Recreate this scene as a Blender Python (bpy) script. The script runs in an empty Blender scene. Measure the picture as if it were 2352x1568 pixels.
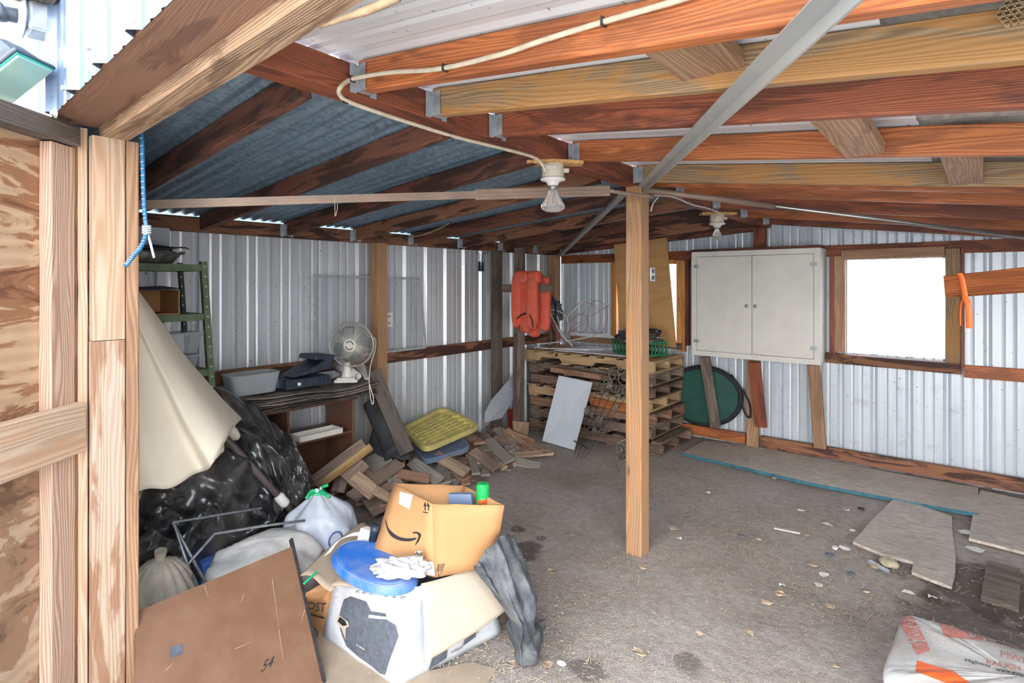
import bpy, bmesh, math, random
from mathutils import Vector, Matrix, noise
from mathutils.bvhtree import BVHTree
R_ = random.Random(7)
PI = math.pi
V = Vector
C = bpy.context.scene.collection
S = bpy.context.scene

# ------------------------------------------------------------------ camera, sky, exposure
YAW = math.radians(39.8)
FPX, CX, HY, EYE = 1299.0, 1176.0, 650.0, 1.45
cam_d = bpy.data.cameras.new('camera'); cam = bpy.data.objects.new('camera', cam_d); C.objects.link(cam)
cam.location = (0, 0, EYE); cam.rotation_euler = (PI/2, 0, YAW)
cam_d.sensor_width = 36; cam_d.lens = 36*FPX/2352; cam_d.shift_y = (HY-784)/2352
cam_d.clip_start = .02
S.camera = cam
S.view_settings.view_transform = 'Standard'; S.view_settings.look = 'None'; S.view_settings.gamma = 1
S.view_settings.use_curve_mapping = False
S.view_settings.exposure = 0.52
w = bpy.data.worlds.new('sky'); S.world = w; w.use_nodes = True
wn = w.node_tree.nodes; wl = w.node_tree.links
bg = wn['Background']
gr = wn.new('ShaderNodeValToRGB'); tcw = wn.new('ShaderNodeTexCoord'); spw = wn.new('ShaderNodeSeparateXYZ')
wl.new(tcw.outputs['Generated'], spw.inputs[0]); wl.new(spw.outputs[2], gr.inputs[0]); wl.new(gr.outputs[0], bg.inputs[0])
gr.color_ramp.elements[0].position = 0.0; gr.color_ramp.elements[0].color = (1.0, .97, .93, 1)
gr.color_ramp.elements[1].position = .7; gr.color_ramp.elements[1].color = (.66, .80, 1.0, 1)
bg.inputs[1].default_value = 5.0
# added fill lamp behind the viewer for bright sky: soft, reaches deep inside
sd = bpy.data.lights.new('soft_fill', 'SUN'); sd.energy = 3.4; sd.angle = math.radians(75); sd.color = (1.0, .98, .95)
so = bpy.data.objects.new('soft_fill', sd); C.objects.link(so)
so.rotation_euler = V((-.42, 1, -.40)).to_track_quat('-Z', 'Y').to_euler()

# ------------------------------------------------------------------ pixel -> place
Fd = V((-math.sin(YAW), math.cos(YAW), 0)); Rd = V((math.cos(YAW), math.sin(YAW), 0))
def ray(px, py): return Fd + Rd*((px-CX)/FPX) + V((0, 0, (HY-py)/FPX))
def P(px, py, x=None, y=None, z=None):
    d = ray(px, py)
    t = x/d.x if x is not None else (y/d.y if y is not None else (z-EYE)/d.z)
    return V((0, 0, EYE)) + d*t
def PT(px, py, t): return V((0, 0, EYE)) + ray(px, py)*t
def zb(y): return 2.017 - .017*y                               # underside of ridge beam
def zr(x, y): return 2.027 - .017*y - .125*(x+1.4)             # underside of right rafters
def zl(x, y): return zb(y) - .02 + (x+1.5)/2.1*((zb(y)-.02)-1.768)

# ------------------------------------------------------------------ mesh helpers
WM = {}
def link(name, me, mat, parent=None, M=None, smooth=False):
    o = bpy.data.objects.new(name, me); C.objects.link(o)
    if mat: me.materials.append(mat)
    M = M or Matrix()
    if parent: o.parent = parent; o.matrix_basis = WM[parent.name].inverted() @ M
    else: o.matrix_basis = M
    WM[o.name] = M.copy()
    if smooth:
        for p in me.polygons: p.use_smooth = True
    return o
def tag(o, label, cat, group=None, kind=None):
    o['label'] = label; o['category'] = cat
    if group: o['group'] = group
    if kind: o['kind'] = kind
    return o
def struct(o): o['kind'] = 'structure'; return o
def thing(name, label, cat, loc=(0, 0, 0), group=None, rz=0, kind=None):
    o = bpy.data.objects.new(name, None); C.objects.link(o); o.empty_display_size = .05
    M = Matrix.Translation(V(loc)) @ Matrix.Rotation(rz, 4, 'Z'); o.matrix_basis = M; WM[o.name] = M
    if kind == 'structure': o['kind'] = kind
    else: tag(o, label, cat, group, kind)
    return o
class MB:
    def __init__(s): s.v = []; s.f = []
    def add(s, vs, fs):
        n = len(s.v); s.v += [V(a) for a in vs]; s.f += [tuple(i+n for i in f) for f in fs]; return s
    def box(s, c, d, rot=None):
        c = V(c); h = [k/2 for k in d]; vs = []
        for i in (-1, 1):
            for j in (-1, 1):
                for k in (-1, 1):
                    p = V((i*h[0], j*h[1], k*h[2])); vs.append(c+(rot @ p if rot else p))
        return s.add(vs, [(0,1,3,2),(4,6,7,5),(0,4,5,1),(2,3,7,6),(0,2,6,4),(1,5,7,3)])
    def bar(s, p0, p1, a, b, up=(0, 0, 1)):
        M, L = frame(p0, p1, up); return s.box((V(p0)+V(p1))/2, (L, b, a), M.to_3x3())
    def hexa(s, b, t):    # bottom 4, top 4
        return s.add(list(b)+list(t), [(0,3,2,1),(4,5,6,7),(0,1,5,4),(1,2,6,5),(2,3,7,6),(3,0,4,7)])
    def tube(s, pts, r, n=8, closed=False, cap=True):
        pts = [V(p) for p in pts]; m = len(pts); rr = r if isinstance(r, (list, tuple)) else [r]*m
        vs = []; up = V((0, 0, 1)); prev = None
        for i, p in enumerate(pts):
            if closed: d = pts[(i+1) % m]-pts[i-1]
            else: d = pts[min(i+1, m-1)]-pts[max(i-1, 0)]
            if d.length < 1e-9: d = V((0, 0, 1))
            d.normalize()
            if prev is None:
                a = d.cross(up)
                if a.length < .05: a = d.cross(V((1, 0, 0)))
            else: a = prev - d*prev.dot(d)
            a.normalize(); prev = a; b = d.cross(a)
            for k in range(n):
                q = 2*PI*k/n; vs.append(p+(a*math.cos(q)+b*math.sin(q))*rr[i])
        fs = []
        for i in range(m if closed else m-1):
            for k in range(n):
                a0 = i*n+k; a1 = i*n+(k+1) % n; j = ((i+1) % m)*n; fs.append((a0, a1, j+(k+1) % n, j+k))
        if cap and not closed: fs += [tuple(range(n))[::-1], tuple((m-1)*n+k for k in range(n))]
        return s.add(vs, fs)
    def lathe(s, prof, o=(0, 0, 0), n=24, M=None):   # prof: (r, z)
        vs = []; o = V(o); m = len(prof)
        for r, z in prof:
            for k in range(n):
                q = 2*PI*k/n; p = V((r*math.cos(q), r*math.sin(q), z)); vs.append(o+(M @ p if M else p))
        fs = [(i*n+k, i*n+(k+1) % n, (i+1)*n+(k+1) % n, (i+1)*n+k) for i in range(m-1) for k in range(n)]
        fs += [tuple(range(n))[::-1], tuple((m-1)*n+k for k in range(n))]
        return s.add(vs, fs)
    def prism(s, poly, d):      # polygon of points swept by vector d
        n = len(poly); d = V(d); vs = [V(p) for p in poly]+[V(p)+d for p in poly]
        return s.add(vs, [tuple(range(n))[::-1], tuple(range(n, 2*n))]+[(i, (i+1) % n, n+(i+1) % n, n+i) for i in range(n)])
    def surf(s, f, nu, nv, cu=False, cv=False):
        vs = [f(i/nu, j/nv) for j in range(nv if cv else nv+1) for i in range(nu if cu else nu+1)]
        W = nu if cu else nu+1; H = nv if cv else nv+1; fs = []
        for j in range(nv):
            for i in range(nu):
                fs.append((j*W+i, j*W+(i+1) % W, ((j+1) % H)*W+(i+1) % W, ((j+1) % H)*W+i))
        return s.add(vs, fs)
    def build(s, name, mat, parent=None, smooth=False, bevel=0, thick=0, origin=None, sub=0, kind=None, auto=False):
        if origin is None:
            if parent: origin = WM[parent.name].translation
            else:
                xs = [v.x for v in s.v]; ys = [v.y for v in s.v]; zs = [v.z for v in s.v]
                origin = V(((min(xs)+max(xs))/2, (min(ys)+max(ys))/2, min(zs)))
        me = bpy.data.meshes.new(name); me.from_pydata([tuple(v-V(origin)) for v in s.v], [], s.f); me.update()
        o = link(name, me, mat, parent, Matrix.Translation(origin), smooth)
        if bevel:
            b = o.modifiers.new('b', 'BEVEL'); b.width = bevel; b.segments = 2; b.limit_method = 'ANGLE'
        if thick:
            t = o.modifiers.new('t', 'SOLIDIFY'); t.thickness = thick; t.offset = 0
        if sub:
            t = o.modifiers.new('s', 'SUBSURF'); t.levels = sub; t.render_levels = sub
        if kind: o['kind'] = kind
        return o
def frame(p0, p1, up=(0, 0, 1)):
    p0 = V(p0); p1 = V(p1); x = p1-p0; L = x.length; x.normalize(); u = V(up)
    z = u - x*u.dot(x)
    if z.length < 1e-4: z = V((1, 0, 0))-x*x.x
    z.normalize(); y = z.cross(x)
    M = Matrix((x, y, z)).transposed().to_4x4(); M.translation = (p0+p1)/2
    return M, L
def board(name, p0, p1, w, t, mat, up=(0, 0, 1), parent=None, rough=.0012, bev=.003, skew=0):
    """a sawn board, local X along its length, w along up, t across"""
    M, L = frame(p0, p1, up); n = max(2, int(L/.12)); sd = R_.random()*50
    prof = []
    for cy, cz, a in ((1, 1, 0), (-1, 1, 1), (-1, -1, 2), (1, -1, 3)):
        for k in range(2):
            if k == (0 if a % 2 == 0 else 1): prof.append((cy*t/2, cz*(w/2-bev)))
            else: prof.append((cy*(t/2-bev), cz*w/2))
    vs = []; m = len(prof)
    for i in range(n+1):
        x = -L/2+L*i/n
        for k, (y, z) in enumerate(prof):
            q = noise.noise_vector(V((x*5+sd, y*30, z*30)))*rough
            vs.append((x + skew*z, y+q.y, z+q.z))
    fs = [(i*m+k, i*m+(k+1) % m, (i+1)*m+(k+1) % m, (i+1)*m+k) for i in range(n) for k in range(m)]
    fs += [tuple(range(m))[::-1], tuple(n*m+k for k in range(m))]
    me = bpy.data.meshes.new(name); me.from_pydata(vs, [], fs); me.update()
    bm = bmesh.new(); bm.from_mesh(me); bmesh.ops.recalc_face_normals(bm, faces=bm.faces); bm.to_mesh(me); bm.free()
    return link(name, me, mat, parent, M)
def lerp(a, b, t): return a+(b-a)*t
def cat(pts, t):      # Catmull-Rom through pts
    pts = [V(p) for p in pts]; n = len(pts)-1; f = min(max(t, 0), 1)*n; i = min(int(f), n-1); q = f-i
    p0, p1, p2, p3 = pts[max(i-1, 0)], pts[i], pts[i+1], pts[min(i+2, n)]
    return .5*((2*p1)+(p2-p0)*q+(2*p0-5*p1+4*p2-p3)*q*q+(3*p1-p0-3*p2+p3)*q**3)
def smooth_path(pts, n=40): return [cat(pts, i/n) for i in range(n+1)]
def bil(q, a, b): return lerp(lerp(V(q[0]), V(q[1]), a), lerp(V(q[3]), V(q[2]), a), b)   # q: bl, br, tr, tl
def nz(p, s=1.0): return noise.noise(V(p)*s)

# ------------------------------------------------------------------ materials
MT = {}
class NT:
    def __init__(s, name):
        s.m = bpy.data.materials.new(name); s.m.use_nodes = True; s.n = s.m.node_tree.nodes; s.l = s.m.node_tree.links
        s.b = s.n['Principled BSDF']; MT[name] = s.m
    def N(s, t, **k):
        x = s.n.new(t)
        for a, b in k.items(): setattr(x, a, b)
        return x
    def inp(s, node, key, v):
        if hasattr(v, 'is_linked') or isinstance(v, bpy.types.NodeSocket): s.l.new(v, node.inputs[key])
        else: node.inputs[key].default_value = v
    def math(s, op, a, b=0.0, c=None):
        x = s.N('ShaderNodeMath', operation=op); s.inp(x, 0, a); s.inp(x, 1, b)
        if c is not None: s.inp(x, 2, c)
        return x.outputs[0]
    def coord(s, sc=(1, 1, 1), rnd=0.0, kind='Object'):
        tc = s.N('ShaderNodeTexCoord'); mp = s.N('ShaderNodeMapping'); s.l.new(tc.outputs[kind], mp.inputs[0]); mp.inputs['Scale'].default_value = sc
        if rnd:
            oi = s.N('ShaderNodeObjectInfo'); cb = s.N('ShaderNodeCombineXYZ')
            s.l.new(s.math('MULTIPLY', oi.outputs['Random'], rnd), cb.inputs[0])
            s.l.new(s.math('MULTIPLY', oi.outputs['Random'], rnd*.37), cb.inputs[1])
            s.l.new(s.math('MULTIPLY', oi.outputs['Random'], rnd*.71), cb.inputs[2])
            s.l.new(cb.outputs[0], mp.inputs['Location'])
        return mp.outputs[0]
    def noise(s, vec, scale, detail=3, rough=.55, dist=0):
        x = s.N('ShaderNodeTexNoise'); s.l.new(vec, x.inputs['Vector']); x.inputs['Scale'].default_value = scale
        x.inputs['Detail'].default_value = detail; x.inputs['Roughness'].default_value = rough; x.inputs['Distortion'].default_value = dist
        return x.outputs['Fac']
    def ramp(s, fac, stops, interp='LINEAR'):
        x = s.N('ShaderNodeValToRGB'); s.l.new(fac, x.inputs[0]); e = x.color_ramp.elements; x.color_ramp.interpolation = interp
        while len(e) < len(stops): e.new(.5)
        for i, (p, c) in enumerate(stops):
            e[i].position = p; e[i].color = (c, c, c, 1) if isinstance(c, (int, float)) else (*c, 1)
        return x.outputs[0]
    def mix(s, fac, a, b, mode='MIX'):
        x = s.N('ShaderNodeMix', data_type='RGBA', blend_type=mode)
        for k, v in ((0, fac), (6, a), (7, b)):
            if isinstance(v, (tuple, list)): x.inputs[k].default_value = (*v[:3], 1)
            elif isinstance(v, (int, float)): x.inputs[k].default_value = v
            else: s.l.new(v, x.inputs[k])
        return x.outputs[2]
    def bump(s, h, strength=.3, dist=.002):
        x = s.N('ShaderNodeBump'); s.l.new(h, x.inputs['Height']); x.inputs['Strength'].default_value = strength
        x.inputs['Distance'].default_value = dist; s.l.new(x.outputs[0], s.b.inputs['Normal'])
    def out(s, col=None, rough=.6, metal=0.0, **k):
        if col is not None: s.inp(s.b, 'Base Color', (*col, 1) if isinstance(col, tuple) else col)
        s.inp(s.b, 'Roughness', rough); s.inp(s.b, 'Metallic', metal)
        for a, b in k.items(): s.b.inputs[a.replace('_', ' ')].default_value = b
        return s.m
def srgb(*c): return tuple((x/255/12.92) if x/255 <= .04045 else ((x/255+.055)/1.055)**2.4 for x in c)

def wood(name, light, dark, stain=None, samt=.5, ring=40, rough=.7, knots=.6, contrast=1.0, grey=None, gamt=.5, rbump=.35, axis_mix=.7):
    t = NT(name); light, dark = srgb(*light), srgb(*dark)
    base = t.coord((1, 1, 1), 31)
    sp = t.N('ShaderNodeSeparateXYZ'); t.l.new(base, sp.inputs[0])
    low = t.noise(t.coord((.9, 9, 9), 31), 1.0, 2)
    sy = t.math('ADD', t.math('ADD', sp.outputs[1], t.math('MULTIPLY', sp.outputs[2], axis_mix)), t.math('MULTIPLY', low, .12))
    cb = t.N('ShaderNodeCombineXYZ'); t.l.new(t.math('MULTIPLY', sp.outputs[0], .06), cb.inputs[0]); t.l.new(sy, cb.inputs[1])
    wv = t.N('ShaderNodeTexWave', wave_type='BANDS', bands_direction='Y', wave_profile='SIN'); t.l.new(cb.outputs[0], wv.inputs[0])
    wv.inputs['Scale'].default_value = ring; wv.inputs['Distortion'].default_value = 3.5; wv.inputs['Detail'].default_value = 2; wv.inputs['Detail Scale'].default_value = .6
    fine = t.noise(t.coord((7, 260, 260), 31), 1.0, 2)
    g = t.math('ADD', t.math('MULTIPLY', wv.outputs['Fac'], .65), t.math('MULTIPLY', fine, .75))
    a = .5-.38*contrast*.8
    col = t.mix(t.ramp(g, [(.2, 0), (1.0, min(1, .75*contrast))]), light, dark)
    if grey:
        col = t.mix(t.ramp(t.noise(t.coord((1.1, 6, 6), 17), 1.3, 4), [(.45-.2*gamt, 0), (.75-.2*gamt, gamt)]), col, srgb(*grey))
    if stain:
        s1 = t.ramp(t.noise(t.coord((1.6, 9, 9), 43), 1.5, 5, .6, .6), [(.48, 0), (.55, samt), (.8, samt)])
        col = t.mix(s1, col, srgb(*stain))
    if knots:
        vo = t.N('ShaderNodeTexVoronoi'); t.l.new(t.coord((2.3, 7, 7), 23), vo.inputs[0]); vo.inputs['Scale'].default_value = 1
        kd = t.ramp(vo.outputs['Distance'], [(.03, knots), (.06, knots*.8), (.085, knots*.25), (.12, 0)])
        col = t.mix(kd, col, tuple(x*.28 for x in dark))
    oi = t.N('ShaderNodeObjectInfo'); hv = t.N('ShaderNodeHueSaturation')
    t.l.new(t.math('MULTIPLY_ADD', oi.outputs['Random'], .3, .85), hv.inputs['Value']); t.l.new(col, hv.inputs['Color'])
    t.bump(g, rbump, .002)
    return t.out(hv.outputs[0], rough)
wood('wood_orange', (196, 118, 66), (138, 72, 38), (92, 48, 30), .45, ring=48, rough=.55)
wood('wood_red', (158, 88, 56), (108, 54, 34), (68, 38, 28), .6, ring=54, rough=.6)
wood('wood_tan', (182, 146, 114), (138, 102, 76), (120, 84, 58), .35, ring=30, knots=.8)
wood('wood_tan_grey', (172, 144, 108), (112, 88, 62), (192, 130, 56), .5, ring=40, knots=.9, rough=.7)
wood('wood_dark_red', (132, 82, 62), (84, 52, 42), (46, 32, 28), .8, ring=54)
wood('wood_stained', (164, 108, 74), (108, 66, 46), (56, 34, 28), .9, ring=48, grey=(120, 104, 92), gamt=.4)
wood('wood_post', (190, 152, 114), (148, 110, 78), (196, 132, 84), .35, ring=22, knots=.8)
wood('wood_grey', (138, 124, 112), (92, 80, 72), (66, 56, 50), .5, ring=30, rough=.85)
wood('wood_dark_grey', (104, 94, 86), (66, 58, 52), (46, 40, 36), .5, ring=30, rough=.85)
wood('wood_pale', (200, 178, 154), (160, 130, 104), (190, 140, 98), .3, ring=28, knots=.7)
wood('wood_pale_pink', (206, 180, 158), (150, 108, 86), None, ring=48, knots=.0, contrast=1.0)
wood('wood_jamb', (200, 174, 146), (158, 124, 94), (140, 90, 56), .7, ring=26, knots=.5, grey=(188, 178, 168), gamt=.5)
wood('wood_frame_pine', (222, 162, 92), (172, 108, 52), (140, 84, 44), .45, ring=26)
wood('wood_scrap_a', (212, 184, 156), (168, 138, 114), (126, 104, 88), .5, ring=30)
wood('wood_scrap_b', (166, 144, 128), (124, 102, 90), (94, 78, 70), .5, ring=30)
wood('wood_scrap_c', (188, 146, 120), (146, 108, 86), None, ring=30)
wood('wood_scrap_d', (166, 158, 150), (124, 116, 108), None, ring=30)
wood('wood_plank_yellow', (206, 172, 116), (160, 124, 80), (130, 104, 76), .4, ring=26)
wood('wood_header', (160, 122, 98), (124, 90, 70), (100, 68, 56), .6, ring=75, contrast=.8)
wood('wood_header_pale', (186, 156, 126), (142, 110, 84), (104, 78, 60), .7, ring=30, rbump=.9)
wood('pallet_yellow', (200, 172, 132), (158, 128, 92), (120, 96, 72), .45, ring=26)
wood('pallet_grey', (146, 128, 112), (102, 86, 74), (76, 62, 54), .55, ring=26)
wood('pallet_brown', (146, 120, 102), (102, 80, 66), (70, 52, 42), .6, ring=26)
wood('pallet_orange', (176, 140, 114), (130, 98, 76), (96, 66, 48), .5, ring=26)
wood('pallet_dark', (92, 72, 60), (60, 46, 40), (40, 32, 28), .6, ring=26)
wood('wood_brown_laminate', (112, 78, 62), (76, 50, 40), None, ring=60, knots=0, rough=.45, rbump=.1)

def plain(name, col, rough=.6, metal=0, var=.12, scale=12, bump=0, **k):
    t = NT(name); c = srgb(*col); nn = t.noise(t.coord(), scale, 4)
    d = tuple(x*(1-var*2) for x in c); l = tuple(min(1, x*(1+var)) for x in c)
    if bump: t.bump(nn, bump, .004)
    return t.out(t.mix(t.ramp(nn, [(.3, 0), (.7, 1)]), d, l), rough, metal, **k)
def dusty(name, col, dust, amt=.6, rough=.5, scale=3, metal=0, bump=.3, bscale=40, **k):
    t = NT(name); f = t.ramp(t.noise(t.coord(), scale, 6, .62), [(.4, 0), (.7, amt)])
    if bump: t.bump(t.noise(t.coord(), bscale, 4), bump, .003)
    return t.out(t.mix(f, srgb(*col), srgb(*dust)), rough, metal, **k)

# plywood of the open door: long flame-shaped weather stains
def mk_ply(name, light, mid, dark, sc, warp=1.5, lo=.42, hi=.6):
    t = NT(name); n1 = t.noise(t.coord(sc), 1.0, 5, .6, warp); n2 = t.noise(t.coord((sc[0]*8, sc[1]*8, sc[2]*8)), 1, 3)
    col = t.ramp(n1, [(lo-.12, srgb(*light)), (lo, srgb(*light)), (lo+.035, srgb(*mid)), (hi, srgb(*mid)), (hi+.06, srgb(*dark))])
    wv = t.N('ShaderNodeTexWave', bands_direction='Z'); t.l.new(t.coord((sc[0]*.2, sc[1]*.2, sc[2]*.3)), wv.inputs[0])
    wv.inputs['Scale'].default_value = 3; wv.inputs['Distortion'].default_value = 6; wv.inputs['Detail Scale'].default_value = .5
    col = t.mix(t.math('MULTIPLY', wv.outputs['Fac'], .3), col, srgb(*mid)); t.bump(n2, .3, .002)
    return t.out(t.mix(t.math('MULTIPLY', n2, .25), col, srgb(*dark)), .75)
mk_ply('door_plywood', (206, 176, 142), (158, 112, 78), (104, 66, 46), (2.4, 2.4, 8.5), 1.7, .47, .56)
mk_ply('door_plywood_low', (196, 170, 142), (158, 124, 96), (112, 84, 64), (5, 5, 8), 1.2, .47, .56)
mk_ply('plywood_sheet', (206, 160, 104), (196, 148, 94), (150, 100, 58), (1.5, 1.5, 3), 1.0, .5, .72)

# sheet metal
def metal(name, col, col2, rough=.4, met=.6, streak=True, dirt=(90, 84, 78), damt=.35, spangle=0, sdir=(30, 30, .6)):
    t = NT(name); n1 = t.noise(t.coord(sdir), 1.0, 4, .6)
    c = t.mix(t.ramp(n1, [(.35, 0), (.7, 1)]), srgb(*col), srgb(*col2))
    if spangle:
        vo = t.N('ShaderNodeTexVoronoi'); t.l.new(t.coord((1, 1, 1)), vo.inputs[0]); vo.inputs['Scale'].default_value = 70
        c = t.mix(t.math('MULTIPLY', t.ramp(vo.outputs['Color'], [(.2, 0), (.8, 1)]), spangle), c, srgb(*[min(255, x+60) for x in col2]))
    d = t.ramp(t.noise(t.coord((3, 3, 3)), 3.0, 8, .7), [(.58, 0), (.72, damt)])
    c = t.mix(d, c, srgb(*dirt))
    sp = t.ramp(t.noise(t.coord((1, 1, 1)), 55, 2, .5), [(.70, 0), (.74, .7)])
    c = t.mix(sp, c, srgb(70, 64, 58))
    r = t.math('MULTIPLY_ADD', n1, .2, rough-.1)
    t.bump(t.noise(t.coord((2, 2, 2)), 4, 3), .12, .02)
    return t.out(c, r, met)
metal('siding_left', (200, 205, 210), (216, 220, 225), .38, .45, damt=.25)
metal('siding_back', (196, 205, 214), (216, 224, 232), .36, .2, damt=.3)
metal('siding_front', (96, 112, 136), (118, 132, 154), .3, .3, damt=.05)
metal('roof_galvanised', (108, 132, 150), (140, 164, 180), .45, .55, spangle=.3, sdir=(.8, 40, 40), damt=.2)
metal('roof_white', (206, 206, 206), (216, 216, 216), .45, .05, damt=.08, sdir=(.8, 30, 30))
metal('roof_grey', (150, 148, 140), (176, 174, 166), .5, .4, spangle=.2, sdir=(.8, 30, 30))
plain('galvanised', (176, 182, 186), .42, .35, .15, 25)
dusty('angle_iron', (168, 170, 168), (196, 190, 178), .6, .42, 6, .25, .2, 30)
plain('steel_dark', (86, 84, 82), .5, .7, .2, 30)
plain('chrome', (200, 200, 200), .2, 1, .05)
plain('iron_painted', (132, 128, 118), .7, .2, .35, 60, .5)
plain('track_beige', (150, 128, 112), .45, .15, .1, 8)
plain('rod_shiny', (170, 166, 160), .28, .9, .08)
plain('tube_grey', (138, 142, 146), .4, .4, .2, 30)
plain('cable_cream', (208, 194, 168), .55, 0, .1, 30)
plain('cable_white', (210, 208, 204), .5, 0, .1, 30)
plain('cable_black', (34, 34, 36), .5)
plain('cable_red', (150, 66, 54), .4, .2)
plain('copper_wire', (176, 84, 62), .35, .5)
plain('porcelain', (226, 222, 214), .3, 0, .04)
plain('box_cream', (206, 196, 178), .45, 0, .05)
plain('chip_wood', (206, 160, 100), .8, 0, .3, 40, .6)
t = NT('bulb_glass'); t.out((.95, .95, .93), .08, 0, Transmission_Weight=.85, IOR=1.3)
t = NT('clear_plastic'); t.out(srgb(232, 236, 240), .15, 0, Transmission_Weight=.75, IOR=1.2)
t = NT('window_sheet'); t.out(srgb(250, 252, 255), .3, 0, Transmission_Weight=1.0, IOR=1.05)
dusty('cabinet_paint', (226, 223, 216), (188, 180, 168), .3, .5, 6, 0, .1)
plain('paint_white', (226, 228, 232), .5, 0, .03)
plain('panel_grey', (176, 184, 192), .45, 0, .05)
plain('panel_white', (216, 224, 234), .45, 0, .03, 2)
plain('black_gap', (40, 36, 34), .8)
dusty('tarp_black', (18, 20, 24), (124, 120, 114), .55, .26, 3.5, 0, .5, 9, Coat_Weight=.4)
dusty('cloth_grey', (62, 66, 72), (134, 136, 136), .75, .85, 9, 0, .6, 60)
dusty('canvas_beige', (232, 222, 202), (214, 202, 180), .5, .85, 4, 0, .15, 200)
dusty('sack_white', (202, 200, 197), (164, 154, 142), .7, .7, 8, 0, .5, 120)
dusty('sack_blue_white', (196, 202, 212), (150, 158, 170), .6, .5, 10, 0, .9, 24)
dusty('burlap', (168, 160, 146), (132, 122, 106), .6, .95, 20, 0, .8, 160)
plain('pole_brown', (92, 82, 80), .5, .2, .15, 6)
plain('green_paint', (98, 116, 86), .55, .1, .2, 14)
plain('green_paint_dark', (52, 62, 54), .55, .1, .2, 14)
dusty('hardboard', (120, 86, 64), (148, 114, 92), .45, .55, 8, 0, .15, 60)
dusty('cardboard', (186, 138, 92), (170, 124, 80), .5, .8, 5, 0, .1, 80)
dusty('cardboard_dusty', (176, 156, 134), (150, 134, 116), .7, .9, 9, 0, .3, 60)
dusty('cardboard_flap', (190, 176, 156), (174, 158, 138), .5, .9, 5, 0, .2, 40)
dusty('box_white', (206, 210, 216), (170, 166, 162), .6, .6, 5, 0, .1)
plain('print_dark', (92, 98, 108), .6, 0, .15, 60)
plain('print_grey', (178, 186, 198), .6, 0, .05)
plain('print_black', (40, 40, 44), .6)
plain('print_blue', (86, 104, 168), .6)
plain('print_red', (206, 128, 116), .55, 0, .15, 30)
plain('print_orange', (232, 104, 48), .5, 0, .1, 20)
plain('paper', (226, 222, 214), .8, 0, .06, 20)
dusty('blue_plastic', (44, 108, 196), (130, 146, 182), .75, .4, 9, 0, .05)
dusty('blue_dusty', (98, 120, 162), (150, 150, 162), .85, .7, 7, 0, .1)
dusty('yellow_plastic', (216, 202, 116), (172, 158, 124), .8, .5, 9, 0, .1)
dusty('blue_grey_plastic', (112, 128, 156), (128, 126, 128), .5, .5, 6, 0, .1)
plain('green_can', (30, 168, 84), .35)
plain('crate_green', (34, 112, 78), .45, 0, .15, 20)
plain('fabric_green', (34, 84, 74), .6, 0, .12, 5)
plain('fabric_black', (36, 38, 42), .75, 0, .2, 20, .3)
dusty('vest_orange', (222, 88, 60), (206, 122, 108), .6, .7, 12, 0, .5, 50)
dusty('case_navy', (30, 40, 54), (66, 76, 90), .5, .5, 20, 0, .2)
plain('plastic_frost', (206, 212, 216), .3, 0, .05, 5, 0, Transmission_Weight=.6, IOR=1.1)
plain('fan_white', (214, 210, 200), .4, 0, .05)
plain('fan_wire', (214, 212, 204), .35, .5, .05)
t = NT('fan_blade'); t.out(srgb(120, 128, 134), .25, 0, Transmission_Weight=.3)
dusty('shingle', (44, 40, 38), (128, 114, 102), .5, .9, 14, 0, 1.0, 160)
dusty('shingle_dusty', (92, 84, 78), (168, 156, 144), .7, .9, 14, 0, 1.0, 160)
dusty('felt_black', (44, 46, 50), (84, 82, 82), .6, .9, 6, 0, .6, 60)
plain('tray_foil', (150, 148, 142), .3, .6, .3, 20, .4)
plain('pan_black', (38, 40, 42), .45)
plain('rag_white', (196, 196, 200), .9, 0, .08, 20, .6)
plain('bark', (170, 144, 114), .8, 0, .15, 40, .3)
plain('stone', (178, 166, 142), .85, 0, .2, 18, .5)
plain('leaf', (192, 168, 144), .8, 0, .25, 30)
plain('straw', (216, 202, 176), .85, 0, .2, 30)
plain('red_plastic', (150, 48, 44), .4)
plain('tape_orange', (244, 122, 60), .5, 0, .05)
plain('green_tie', (34, 178, 110), .4)
plain('rope_blue', (58, 130, 180), .6, 0, .2, 90)
plain('rope_fleck', (220, 226, 232), .6)
plain('light_housing', (70, 78, 88), .45)
t = NT('light_lens'); t.out(srgb(206, 240, 226), .1, 0, Transmission_Weight=.4)
plain('blue_edge', (60, 120, 138), .7, 0, .2, 20)
plain('teal_glass', (60, 200, 170), .3)
plain('nest_paper', (188, 164, 126), .9, 0, .2, 40)
def mk_osb():
    t = NT('osb'); vo = t.N('ShaderNodeTexVoronoi'); t.l.new(t.coord((26, 90, 30), 11), vo.inputs[0]); vo.inputs['Scale'].default_value = 1
    c = t.ramp(vo.outputs['Color'], [(0, srgb(176, 164, 152)), (.5, srgb(200, 188, 176)), (1, srgb(216, 206, 192))])
    d = t.ramp(t.noise(t.coord((14, 60, 30)), 1, 5, .7), [(.56, 0), (.66, .7)])
    t.bump(vo.outputs['Distance'], .4, .002)
    dd = t.ramp(t.noise(t.coord(), 2.2, 5), [(.45, 0), (.7, .6)])
    return t.out(t.mix(dd, t.mix(d, c, srgb(124, 106, 94)), srgb(176, 160, 148)), .9)
mk_osb()
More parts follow.
